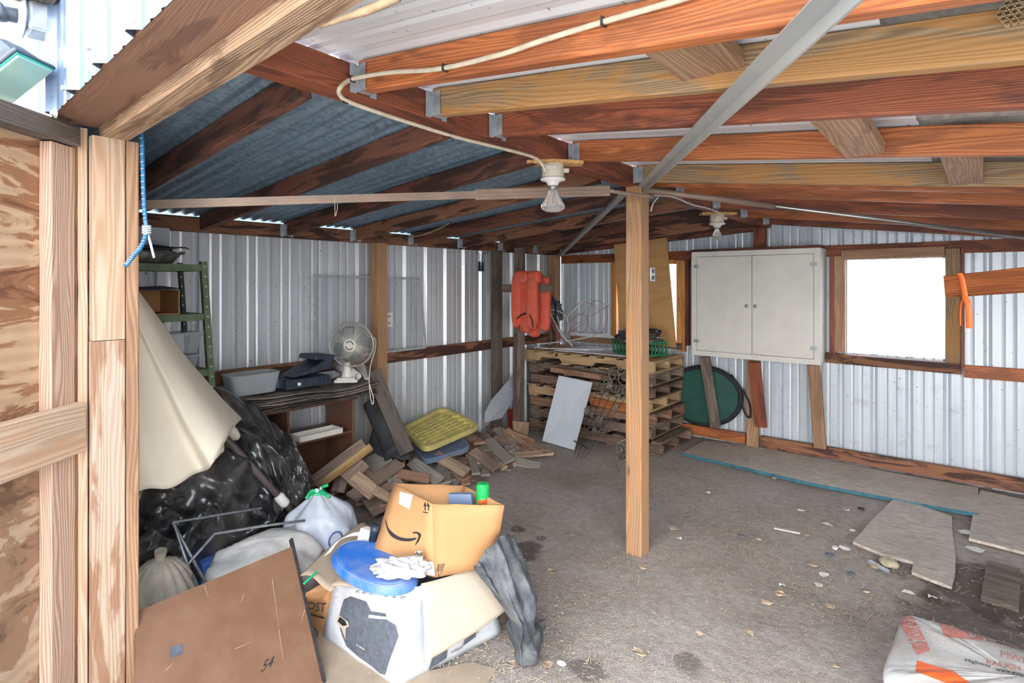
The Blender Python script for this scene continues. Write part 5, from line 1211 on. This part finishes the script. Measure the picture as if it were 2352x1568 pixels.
# ------------------------------------------------------------------ brown shipping box
A, B, C_, D = P(905, 1110, z=.62), P(993, 1157, z=.62), P(1158, 1160, z=.62), P(1065, 1115, z=.62)
a, b = P(852, 1287, z=.365), P(1000, 1325, z=.365); c = P(1136, 1298, z=.365); d = D+(a-A); d.z = .365
sb = thing('shipping_box', 'open brown shipping box with a curved arrow mark, on top of the white carton', 'box', (a+b+c+d)/4)
fo = V((-.15, -1, 0)).normalized(); fr_ = V((.6, -.8, 0)).normalized()
def quadface(q, nm, mat=None): M = MB(); M.surf(lambda u, v: bil(q, u, v)+V((0, 0, .003*nz((u*4, v*4, 1)))), 6, 6); return M.build(nm, mat or m['cardboard'], sb, thick=.005, smooth=True)
n1 = (b-a).cross(A-a).normalized(); n1 = n1 if n1.y < 0 else -n1
n2 = (c-b).cross(B-b).normalized(); n2 = n2 if n2.y < 0 else -n2
quadface([a, b, B, A], 'left_side'); quadface([b, c, C_, B], 'right_side'); quadface([c, d, D, C_], 'back_side'); quadface([d, a, A, D], 'rear_side'); quadface([a, b, c, d], 'base')
g1 = lambda u, v: bil([a, b, B, A], u, v)+n1*.0045; g2 = lambda u, v: bil([b, c, C_, B], u, v)+n2*.0045
# curved arrow
def fit(px, py, q, nrm, off=.0045):
    dd = ray(px, py); o = V((0, 0, EYE)); t = (q[0]-o).dot(nrm)/dd.dot(nrm); return o+dd*t+nrm*off
def face_hug(q, off):
    bm = bmesh.new(); N = 8
    gv = [[bm.verts.new(bil(q, i/N, j/N)+V((0, 0, .003*nz((i/N*4, j/N*4, 1))))) for i in range(N+1)] for j in range(N+1)]
    for j in range(N):
        for i in range(N): bm.faces.new((gv[j][i], gv[j][i+1], gv[j+1][i+1], gv[j+1][i]))
    bm.normal_update(); bt = BVHTree.FromBMesh(bm); bm.free()
    def f(px, py):
        d_ = ray(px, py); hit, n_, i_, ds = bt.ray_cast(V((0, 0, EYE)), d_.normalized())
        if hit is None: hit, n_, i_, ds = bt.find_nearest(V((0, 0, EYE))+d_*2.15)
        return hit+n_*off*(1 if n_.dot(d_) < 0 else -1)
    return f
FH1 = face_hug([a, b, B, A], .0055); FH2 = face_hug([b, c, C_, B], .0055); FH3 = face_hug([c, d, D, C_], .006)
def s1_(px, py): return FH1(650+px/3.0277, 1050+py/3.0277)
def arc(ps): return ps
up_ = [(716, 428), (728, 462), (745, 500), (790, 540), (840, 560), (895, 562), (930, 556)]; lo_ = [(935, 566), (900, 580), (850, 582), (800, 572), (755, 545), (732, 505), (718, 452)]
def strippoly(name, top, bot, fn, mat, par, n=30):
    M = MB(); tp_ = [V((*p, 0)) for p in top]; bt_ = [V((*p, 0)) for p in bot]
    M.surf(lambda u, v: (lambda q: fn(q.x, q.y))(lerp(cat(tp_, u), cat(bt_, u), v)), n, 2); return M.build(name, mat, par)
strippoly('curved_arrow', up_, lo_[::-1], s1_, m['print_black'], sb)
strippoly('curved_arrow_tip', [(908, 520), (940, 517), (965, 533), (960, 560), (945, 590), (924, 610)], [(912, 530), (935, 528), (948, 540), (945, 562), (935, 585), (924, 606)], s1_, m['print_black'], sb)
for k in (0, 24):
    M = MB(); M.add([s1_(993+k, 335), s1_(999+k, 335), s1_(999+k, 370), s1_(993+k, 368)], [(0, 1, 2, 3)]); M.add([s1_(985+k, 338), s1_(996+k, 308), s1_(1006+k, 340)], [(0, 1, 2)]); M.build('up_arrow_mark', m['print_black'], sb)
M = MB(); M.add([s1_(980, 374), s1_(1015, 382), s1_(1015, 388), s1_(980, 380)], [(0, 1, 2, 3)]); M.build('up_arrow_line', m['print_black'], sb)
M = MB(); M.add([s1_(820, 240), s1_(912, 262), s1_(888, 362), s1_(812, 322)], [(0, 1, 2, 3)]); M.build('paper_label', m['paper'], sb)
def s2_(px, py): return FH2(650+px/3.0277, 1050+py/3.0277)
M = MB()
for k in range(8):
    y = 740+9*k; x = 1076-3.6*k; M.add([s2_(x, y), s2_(x+46, y-4), s2_(x+46, y-1), s2_(x, y+3)], [(0, 1, 2, 3)])
for x0 in (0, 46): M.add([s2_(1074+x0, 738-4*(x0 > 0)), s2_(1078+x0, 738-4*(x0 > 0)), s2_(1052+x0, 812-8*(x0 > 0)), s2_(1048+x0, 812-8*(x0 > 0))], [(0, 1, 2, 3)])
M.build('bar_mark', m['print_black'], sb)
nb = (d-c).cross(C_-c).normalized(); nb = nb if nb.y < 0 else -nb
def s3_(px, py): return FH3(650+px/3.0277, 1050+py/3.0277)
M = MB()
for l in ([(1158, 212), (1175, 212)], [(1158, 212), (1158, 230)], [(1202, 212), (1218, 212)], [(1218, 212), (1216, 230)]): M.tube([s3_(*l[0]), s3_(*l[1])], .0012, 4)
M.build('corner_marks', m['print_black'], sb)
# contents
cn = P(1109, 1150, z=.60)
sc_ = thing('spray_can', 'green-capped spray can standing in the brown shipping box', 'can', V((cn.x-.0, cn.y, .365)))
cn = V((cn.x, cn.y, .37)); MB().lathe([(.025, 0), (.027, .004), (.027, .245), (.024, .253)], cn, 24).build('can_body', m['green_can'], sc_, smooth=False)
MB().lathe([(.0255, .248), (.0255, .291), (.020, .299), (.001, .300)], cn, 24).build('cap', m['green_can'], sc_)
vd = (V((0, 0, EYE))-cn); vd.z = 0; va = math.atan2(vd.y, vd.x)
write('HOT', lambda p, q: cn+V((.0278*math.cos(va-.75+1.5*p), .0278*math.sin(va-.75+1.5*p), .214+.022*q)), 'can_text', m['print_black'], sc_)
M = MB(); M.surf(lambda u, v: cn+V((.0274*math.cos(va-.9+1.8*u), .0274*math.sin(va-.9+1.8*u), .208+.032*v+.008*u)), 12, 2); M.build('can_label', m['print_orange'], sc_)
bk = [P(1037, 1146, z=.60), P(1090, 1158, z=.60), P(1088, 1136, z=.63), P(1042, 1143, z=.62)]
M = MB(); gq = P(1066, 1150, z=.615); M.box((gq.x-.035, gq.y+.035, .50), (.10, .025, .25), Matrix.Rotation(.35, 3, 'Z') @ Matrix.Rotation(-.12, 3, 'Y')); tag(M.build('grey_book', m['blue_grey_plastic'], bevel=.002), 'flat grey-blue block standing in the shipping box beside the spray can', 'block')
# blue disc
dc_ = P(858, 1304, z=.37); dk = thing('blue_disc', 'dusty bright blue plastic disc lid resting on the carton flaps', 'disc', dc_); M = MB()
tlt = Matrix.Rotation(math.radians(3), 3, 'X') @ Matrix.Rotation(math.radians(4), 3, 'Y')
prof = [(.195, .0), (.210, .001), (.215, .022), (.208, .027), (.192, .026), (.175, .018), (.10, .013), (.001, .011)]
M.surf(lambda u, v: dc_+tlt @ V((prof[int(round(v*7))][0]*math.cos(2*PI*u), prof[int(round(v*7))][0]*math.sin(2*PI*u)*.54, prof[int(round(v*4))][1])), 64, 4, cu=True); M.build('rim', m['blue_plastic'], dk, smooth=False, thick=.003)
M = MB(); M.surf(lambda u, v: dc_+tlt @ V((prof[4+int(round(v*3))][0]*math.cos(2*PI*u), prof[4+int(round(v*3))][0]*math.sin(2*PI*u)*.54, prof[4+int(round(v*3))][1])), 64, 3, cu=True); M.build('dusty_face', m['blue_dusty'], dk, smooth=False, thick=.003)
rg = P(925, 1306, z=.41)
tag(blob('white_rag', m['rag_white'], rg+V((-.005, 0, .0)), (.095, .05, .032), .55, 3, 9, 70, 44, None, .5, Matrix.Rotation(YAW, 3, 'Z'), .9, 6, .06), 'crumpled white rag lying on the blue disc', 'rag')
tn = P(961, 1288, z=.43); tcn = thing('tin_can', 'small opened tin can on the white rag by the shipping box', 'can', tn)
MB().lathe([(.016, 0), (.018, .001), (.018, .003), (.017, .004), (.017, .026), (.018, .027), (.018, .030), (.016, .030), (.015, .026), (.001, .026)], tn, 24).build('can_body', m['chrome'], tcn)
MB().lathe([(.0172, .007), (.0172, .022)], tn, 24).build('label', m['paper'], tcn)
cdq = [P(975, 1318, z=.375), P(998, 1322, z=.375), P(995, 1290, z=.42), P(972, 1288, z=.42)]
M = MB(); M.prism(cdq, (0, .002, 0)); cdo = M.build('paper_card', m['paper']); tag(cdo, 'small printed card tucked between the rag and the shipping box', 'card')
# grey cloth
Tc = [PT(1088, 1300, 2.05), PT(1112, 1272, 2.04), PT(1140, 1240, 2.06), PT(1166, 1228, 2.14), PT(1184, 1256, 2.24)]
Bc = [P(1150, 1380, z=.18), P(1172, 1430, z=.06), P(1190, 1500, z=.02), P(1222, 1480, z=.02), P(1235, 1420, z=.02)]
Bc2 = [P(1165, 1420, z=.03), P(1180, 1490, z=.012), P(1200, 1530, z=.012), P(1240, 1505, z=.012), P(1250, 1440, z=.012)]
def cloth(u, v):
    p = lerp(cat(Tc, u), cat(Bc2, u), v)+V((.11, -.05, 0))*math.sin(v*PI)*.7
    pinch = math.exp(-((v-.62)/.12)**2); mid = lerp(cat(Tc, .5), cat(Bc2, .5), v)+V((.11, -.05, 0))*math.sin(v*PI)*.7; p = lerp(p, mid, pinch*.45)
    q = p+V((1, -.5, .5)).normalized()*(.018*math.sin(u*17+v*3)+.012*math.sin(u*31-v*6)+.02*nz((u*5, v*6, 2))+.008*nz((u*20, v*20, 2)))
    q.z = max(.008, q.z); return q
M = MB(); M.surf(cloth, 70, 70); tag(M.build('grey_cloth', m['cloth_grey'], smooth=True, thick=.004), 'dusty dark grey cloth draped off the right of the cartons onto the dirt', 'cloth')

# ------------------------------------------------------------------ ground things right side
def gpoly(name, lab, cat_, pts, z, th, mat, edge=None):
    q = [P(*p, z=z+th) for p in pts]; M = MB(); M.prism(q, (0, 0, -th)); o = tag(M.build(name, mat), lab, cat_); return o
cv = lambda x, y: (1552+x/2.666, 980+y/2.666)
t_ = thing('board_strip', 'long narrow particle board strip with a blue edge along the back wall', 'board', P(1950, 1080, z=0))
q = [P(*cv(*p), z=.022) for p in [(42, 158), (180, 82), (560, 130), (1100, 235), (1520, 315), (1853, 370), (1855, 530), (1400, 450), (800, 335)]]
MB().prism(q, (0, 0, -.02)).build('sheet', m['osb'], t_)
M = MB(); ed = [V((v.x, v.y, .011)) for v in (q[0], q[8], q[7], q[6])]
for i in range(3): M.bar(ed[i]-V((0, .004, 0)), ed[i+1]-V((0, .004, 0)), .021, .008)
M.build('blue_edge', m['blue_edge'], t_)
gpoly('board_piece', 'jagged broken particle board piece lying beside the long strip', 'board', [cv(*p) for p in [(1335, 440), (1500, 480), (1690, 545), (1695, 640), (1715, 790), (1710, 900), (1690, 975), (1560, 930), (1445, 885), (1455, 825), (1360, 800), (1250, 770), (1085, 700), (1140, 640), (1200, 570)]], .0, .016, m['osb'])
gpoly('board_piece', 'particle board sheet at the right edge of the picture by the back wall', 'board', [cv(*p) for p in [(1865, 385), (2133, 445), (2600, 560), (2600, 860), (2133, 765), (1795, 680), (1820, 530)]], .0, .016, m['osb'])
gpoly('board_piece', 'small stained plank piece lying on dark soil near the cement sack', 'board', [cv(*p) for p in [(1905, 820), (2010, 840), (2112, 870), (2108, 1000), (2100, 1108), (1870, 1035)]], .0, .022, m['wood_grey'])
gpoly('board_piece', 'dusty flat board under the front of the white carton', 'board', [(930, 1600), (905, 1555), (1085, 1520), (1140, 1535), (1100, 1600)], -.004, .008, m['cardboard_dusty'])
gpoly('board_piece', 'stained brown sheet on the floor between hardboard and white carton', 'board', [(735, 1440), (790, 1475), (905, 1560), (930, 1600), (760, 1640), (720, 1500)], -.004, .008, m['cardboard_dusty'])
sq = P(2042, 1292, z=.02)
tag(blob('stone', m['stone'], sq, (.045, .035, .028), .2, 2, 1, 30, 18, None, .7), 'rounded beige stone at the edge of the jagged board', 'stone')
tag(MB().bar(P(1996, 1288, z=.008), P(2040, 1312, z=.008), .012, .02).build('tile_shard', m['galvanised'], bevel=.001), 'thin grey metal strip lying beside the beige stone', 'strip')
tag(MB().bar(P(1778, 1212, z=.006), P(1838, 1224, z=.006), .006, .018).build('white_strip', m['paper']), 'white sliver of plastic lying in the middle of the dirt floor', 'strip')
for (px, py, r, lb, mt) in [(1290, 1522, .016, 'white pebble near the draped grey cloth', 'porcelain'), (1703, 1230, .016, 'dark flat pebble on the open dirt', 'print_dark'), (1905, 1273, .018, 'grey flat pebble left of the jagged board', 'print_dark'), (1627, 1130, .012, 'pale pebble near the left of the open dirt', 'porcelain'), (1978, 1168, .016, 'black bottle cap by the long strip', 'print_black'), (1955, 1316, .014, 'grey pebble in front of the jagged board', 'print_dark')]:
    tag(blob('pebble', m[mt], P(px, py, z=.004), (r*1.3, r*.9, r*.5), .25, 2, px, 16, 10), lb, 'pebble')
def scrap(px, py, s, mt, lb, cat_, k):
    c = P(px, py, z=.004); n = 7; a0 = R_.random()*6; pl = [c+V((s*R_.uniform(.55, 1.1)*math.cos(a0+i*2*PI/n), s*.7*R_.uniform(.55, 1.1)*math.sin(a0+i*2*PI/n), R_.uniform(0, .012))) for i in range(n)]
    tag(MB().prism(pl, (0, 0, .0015)).build(cat_, m[mt]), lb, cat_, k)
for (px, py) in [(1267, 1314), (1256, 1528), (1172, 1528), (1990, 1360), (2010, 1302), (1868, 1300), (1608, 1455), (1855, 1230), (1790, 1365), (1762, 1385), (1626, 1075), (1780, 1100), (1480, 1305), (1905, 1395), (1720, 1455), (1920, 1530), (1745, 1240), (1470, 1500), (1545, 1215)]:
    scrap(px, py, R_.uniform(.02, .038), 'leaf', 'dry tan leaf lying on the open dirt floor', 'dry_leaf', 'dry leaves on the dirt')
for (px, py) in [(1945, 1172), (1900, 1205), (1960, 1220), (1892, 1322), (1880, 1345), (1940, 1260), (2085, 1362), (1840, 1175), (2140, 1372), (1560, 1238), (1795, 1345), (1918, 1260)]:
    scrap(px, py, R_.uniform(.018, .035), 'paper', 'white paper or plastic fragment on the dirt left of the boards', 'paper_scrap', 'white fragments on the dirt')
scrap(2225, 1225, .07, 'paper', 'torn white sheet between the two right-hand particle boards', 'torn_sheet', None)
scrap(2240, 1262, .06, 'paper', 'wavy white sheet in front of the right-hand particle board', 'torn_sheet', None)
# straw and chips: uncountable litter
M = MB()
def on_floor(x, y): return x < 1.2
for k in range(11000):
    if R_.random() < .55:
        cx_, cy_ = [P(1500, 1260, z=0), P(1560, 1100, z=0), P(1700, 1200, z=0), P(1850, 1330, z=0), P(1150, 1500, z=0), P(1300, 1400, z=0), P(1900, 1230, z=0), P(1650, 1060, z=0)][R_.randrange(8)].xy; x = R_.gauss(cx_, .3); y = R_.gauss(cy_, .3)
    else: x = R_.uniform(-3, .8); y = R_.uniform(1.2, 5.0)
    if not (-3.1 < x < 1 and 1.0 < y < 5.1): continue
    if -.32 < x < .5 and 2.05 < y < 2.7: continue
    a_ = R_.random()*PI; L = R_.choice([.010, .014, .022, .04, .07])*R_.uniform(.6, 1.2); wd = R_.uniform(.0014, .003) if L > .012 else R_.uniform(.004, .009)
    c_ = V((x, y, R_.uniform(0, .004))); d_ = V((math.cos(a_), math.sin(a_), R_.uniform(-.1, .1)))*L/2; s_ = V((-math.sin(a_), math.cos(a_), 0))*wd/2
    M.add([c_-d_-s_, c_-d_+s_, c_+d_+s_, c_+d_-s_], [(0, 1, 2, 3)])
tag(M.build('straw_litter', m['straw'], origin=V((0, 0, 0))), 'fine straw and wood chips strewn over the dirt floor', 'straw', None, 'stuff')

# cement sacks
def sackbag(lab, z0, dx, dy, h, ang, wear):
    c = V((.09+dx, 2.40+dy, z0)); t = thing('cement_sack', lab, 'sack', c, 'stacked cement sacks'); rt = Matrix.Rotation(ang, 3, 'Z'); L, W_ = .68, .50
    def f(u, v):
        a = 2*PI*u; b_ = (v-.5)*PI; e = .2
        x = math.copysign(abs(math.cos(a))**e, math.cos(a)); y = math.copysign(abs(math.sin(a))**e, math.sin(a)); cb_ = math.cos(b_)**.42; sz = math.copysign(abs(math.sin(b_))**.8, math.sin(b_))
        k = 1+.02*nz((x*3, y*3, z0*9)); zz = h/2+sz*h/2*(1+.12*nz((x*2.5+u, y*2.5, 3)))+.008*nz((x*9, y*9, v*6))
        return c+rt @ V((x*cb_*L/2*k, y*cb_*W_/2*k, max(.002 if z0 < .05 else 0, zz)))
    M = MB(); M.surf(f, 90, 40, cu=True); M.build('sack_body', m['sack_white'], t, smooth=True)
    def top(a_, b_):      # a_ along X 0..1, b_ along Y 0..1
        x = (a_-.5)*2; y = (b_-.5)*2
        rr_ = max(abs(x), abs(y)); zz = h/2+h/2*(max(0, 1-rr_**4.2))**.38
        # exact height by sampling the body function direction
        return c+rt @ V((x*L/2*.93, y*W_/2*.93, zz+.012))
    return t, top, f
t1, top1, f1_ = sackbag('lower torn cement sack on the dirt, showing only its side', 0, 0, 0, .10, .02, 0)
t2, top2, f2_ = sackbag('upper white and red printed cement sack in the lower right corner', .095, .0, 0, .11, -.04, 0)
# print painted on the upper sack: patches that hug its surface
sb_o = [o for o in t2.children][0] if t2.children else None
bm = bmesh.new(); bm.from_mesh(bpy.data.meshes[sb_o.data.name]); bm.normal_update(); bv = BVHTree.FromBMesh(bm); base = WM[t2.name].translation
def hug(px, py):
    o = V((0, 0, EYE))-base; d_ = ray(px, py); hit, n_, i_, dist = bv.ray_cast(o, d_.normalized())
    if hit is None:
        hit, n_, i_, dist = bv.find_nearest(P(px, py, z=base.z+.1)-base)
    return hit+base+n_*.0025*(1 if n_.dot(d_) < 0 else -1)
def hugpoly(pts, nm, mat, nu=14, nv=10):
    M = MB(); q = [V((*p, 0)) for p in pts]; M.surf(lambda u, v: (lambda k: hug(k.x, k.y))(bil(q, u, v)), nu, nv); return M.build(nm, mat, t2, thick=0)
hugpoly([cv(1480, 1400), cv(1560, 1370), cv(1440, 1130), cv(1350, 1160)], 'red_band', m['print_red'])
hugpoly([cv(1650, 1290), cv(2100, 1330), cv(1960, 1235), cv(1615, 1205)], 'red_panel', m['print_red'])
hugpoly([cv(1470, 1500), cv(1990, 1700), cv(1700, 1500), cv(1480, 1435)], 'orange_panel', m['print_orange'])
def hugtext(s, p0, p1, p2, nm, mat):     # p0 origin, p1 end of baseline, p2 top left
    p0, p1, p2 = V((*p0, 0)), V((*p1, 0)), V((*p2, 0)); write(s, lambda a_, b_: (lambda k: hug(k.x, k.y))(p0+(p1-p0)*a_+(p2-p0)*b_)+V((0, 0, .001)), nm, mat, t2)
hugtext('MWI', cv(1985, 1412), cv(2133, 1455), cv(1985, 1372), 'printed_text', m['print_red'])
hugtext('RANCH', cv(1900, 1455), cv(2110, 1500), cv(1900, 1425), 'printed_text', m['print_red'])
hugtext('www.mou', cv(1960, 1500), cv(2133, 1535), cv(1960, 1482), 'printed_text', m['print_black'])
hugtext('Highway', cv(1770, 1440), cv(1930, 1478), cv(1770, 1420), 'printed_text', m['print_black'])
M = MB(); rr_ = random.Random(3)
for k in range(70):
    u = rr_.random(); v = rr_.random(); p = (1790+300*u, 1240+60*v+45*u); q_ = [hug(*cv(p[0]+a_, p[1]+b_)) for a_, b_ in ((0, 0), (14, 4), (20, -10), (4, -9))]
    M.add([k_+V((0, 0, .001)) for k_ in q_], [(0, 1, 2, 3)])
M.build('worn_lettering', m['sack_white'], t2)
M = MB()
for k in range(46):
    u = rr_.random(); p = (1370+130*u+60*rr_.random(), 1180+170*rr_.random()); M.add([hug(*cv(p[0]+a_, p[1]+b_))+V((0, 0, .001)) for a_, b_ in ((0, 0), (26, -8), (28, -4), (2, 5))], [(0, 1, 2, 3)])
M.build('worn_streaks', m['sack_white'], t2)
bm.free()

# ------------------------------------------------------------------ bungee cord
bu = thing('bungee_cord', 'blue and white bungee cord knotted and hanging at the inner jamb', 'cord', P(325, 315, x=-2.09))
pth = smooth_path([P(326, 300, x=-2.12), P(328, 380, x=-2.1), P(330, 450, x=-2.1), P(334, 505, x=-2.1), P(337, 530, x=-2.09), P(325, 565, x=-2.07), P(305, 590, x=-2.055), P(288, 611, x=-2.05)], 70)
MB().tube(pth, .0065, 8).build('cord', m['rope_blue'], bu, smooth=True)
M = MB()
for k in range(1, 69, 2):
    p = pth[k]; d_ = (pth[k+1]-pth[k-1]).normalized(); s_ = d_.cross(V((0, 1, 0))).normalized(); M.tube([p+s_*.0068*math.cos(a_)+d_.cross(s_)*.0068*math.sin(a_)+d_*.002*a_/2 for a_ in [q*.5 for q in range(7)]], .0011, 4)
M.build('white_flecks', m['rope_fleck'], bu)
kp = P(337, 528, x=-2.09); M = MB()
for k in range(4): M.tube([kp+V((.011*math.cos(q), .011*math.sin(q), .007*k-.01+.002*math.sin(q*2))) for q in [j*PI/6 for j in range(12)]], .003, 6, closed=True)
M.build('knot', m['rope_fleck'], bu, smooth=True)
M = MB(); M.tube(smooth_path([kp, P(346, 560, x=-2.08), P(354, 592, x=-2.08)], 8), .004, 6); M.build('cord_end', m['rope_fleck'], bu, smooth=True)

# ------------------------------------------------------------------ floodlight at the outer wall
fc = V((-2.07, .34, 2.19)); fl_ = thing('floodlight', 'grey outdoor floodlight with a greenish lens on the siding, top left', 'floodlight', fc)
MB().box((-2.07, .372, 2.195), (.085, .06, .085)).build('junction_box', m['galvanised'], fl_, bevel=.012)
MB().lathe([(.055, 0), (.058, .004), (.02, .014)], (-2.07, .342, 2.195), 28, Matrix.Rotation(PI/2, 3, 'X')).build('cover_plate', m['galvanised'], fl_)
M = MB(); M.tube(smooth_path([(-2.07, .33, 2.195), (-2.07, .29, 2.19), (-2.06, .27, 2.17)], 8), .02, 12); M.tube([(-2.07, .30, 2.195), (-2.07, .285, 2.19)], .026, 12); M.build('swivel', m['light_housing'], fl_, smooth=True)
hcn = PT(14, 148, 1.52); R4 = Matrix.Rotation(YAW, 3, 'Z') @ Matrix.Rotation(math.radians(-38), 3, 'Y')
def hp_(x, y, z): return hcn+R4 @ V((x, y, z))
M = MB(); M.hexa([hp_(x, y, -.03) for x, y in ((-.09, -.06), (.07, -.06), (.07, .06), (-.09, .06))], [hp_(x, y, .05) for x, y in ((-.06, -.04), (.045, -.04), (.045, .04), (-.06, .04))]); M.build('housing', m['light_housing'], fl_, bevel=.02)
MB().box(hp_(-.01, 0, -.036), (.17, .13, .012), R4).build('bezel', m['light_housing'], fl_, bevel=.004)
MB().box(hp_(-.01, 0, -.046), (.15, .11, .008), R4).build('lens', m['light_lens'], fl_, bevel=.003)
MB().box(hp_(-.01, -.0, -.042), (.158, .118, .006), R4).build('gasket', m['teal_glass'], fl_)
MB().box(hp_(-.03, -.052, .012), (.07, .004, .045), R4).build('label_plate', m['paper'], fl_)
tag(MB().box((-2.02, .35, 2.26), (.10, .10, .05)).build('mounting_block', m['wood_grey'], bevel=.003), 'grey wood block above the floodlight box on the siding', 'block')
M = MB()
for k, (px, py) in enumerate([(218, 112), (158, 205), (132, 262)]):
    c_ = P(px, py, y=.40); t_ = thing('siding_screw', ['uppermost hex screw in the white siding', 'middle hex screw in the white siding', 'lowest hex screw in the white siding just above the jamb'][k], 'screw', c_, 'hex screws in the siding')
    MB().lathe([(.013, 0), (.012, .005), (.007, .006), (.007, .014)], c_+V((0, -.002, 0)), 6 if 0 else 10, Matrix.Rotation(PI/2, 3, 'X')).build('screw_head', m['galvanised'], t_)

# ------------------------------------------------------------------ last small pieces
M = MB(); sa = PT(768, 452, 2.34)
M.tube(smooth_path([sa+V((0, 0, .006)), sa+V((.004, 0, -.04)), sa+V((.0, .004, -.08)), sa+V((.012, .006, -.05)), sa+V((.014, .004, -.03))], 16), .0014, 5)
tag(M.build('twine', m['cable_cream'], smooth=True), 'loop of thin twine dangling from the beige rail', 'twine')
M = MB(); M.tube(smooth_path([P(935, 546, x=-3.45), P(975, 538, x=-3.2), P(1010, 524, x=-3.05), P(1032, 512, x=-2.95)], 14), .006, 6)
tag(M.build('pale_splinter', m['bark'], smooth=True), 'long pale wood splinter hanging under the left roof above the tall wall post', 'splinter')
tag(MB().box((-3.37, .93, 1.66), (.012, .46, .17)).build('grey_sheet', m['panel_grey'], bevel=.002), 'grey board standing behind the trays on the top steel shelf', 'sheet')
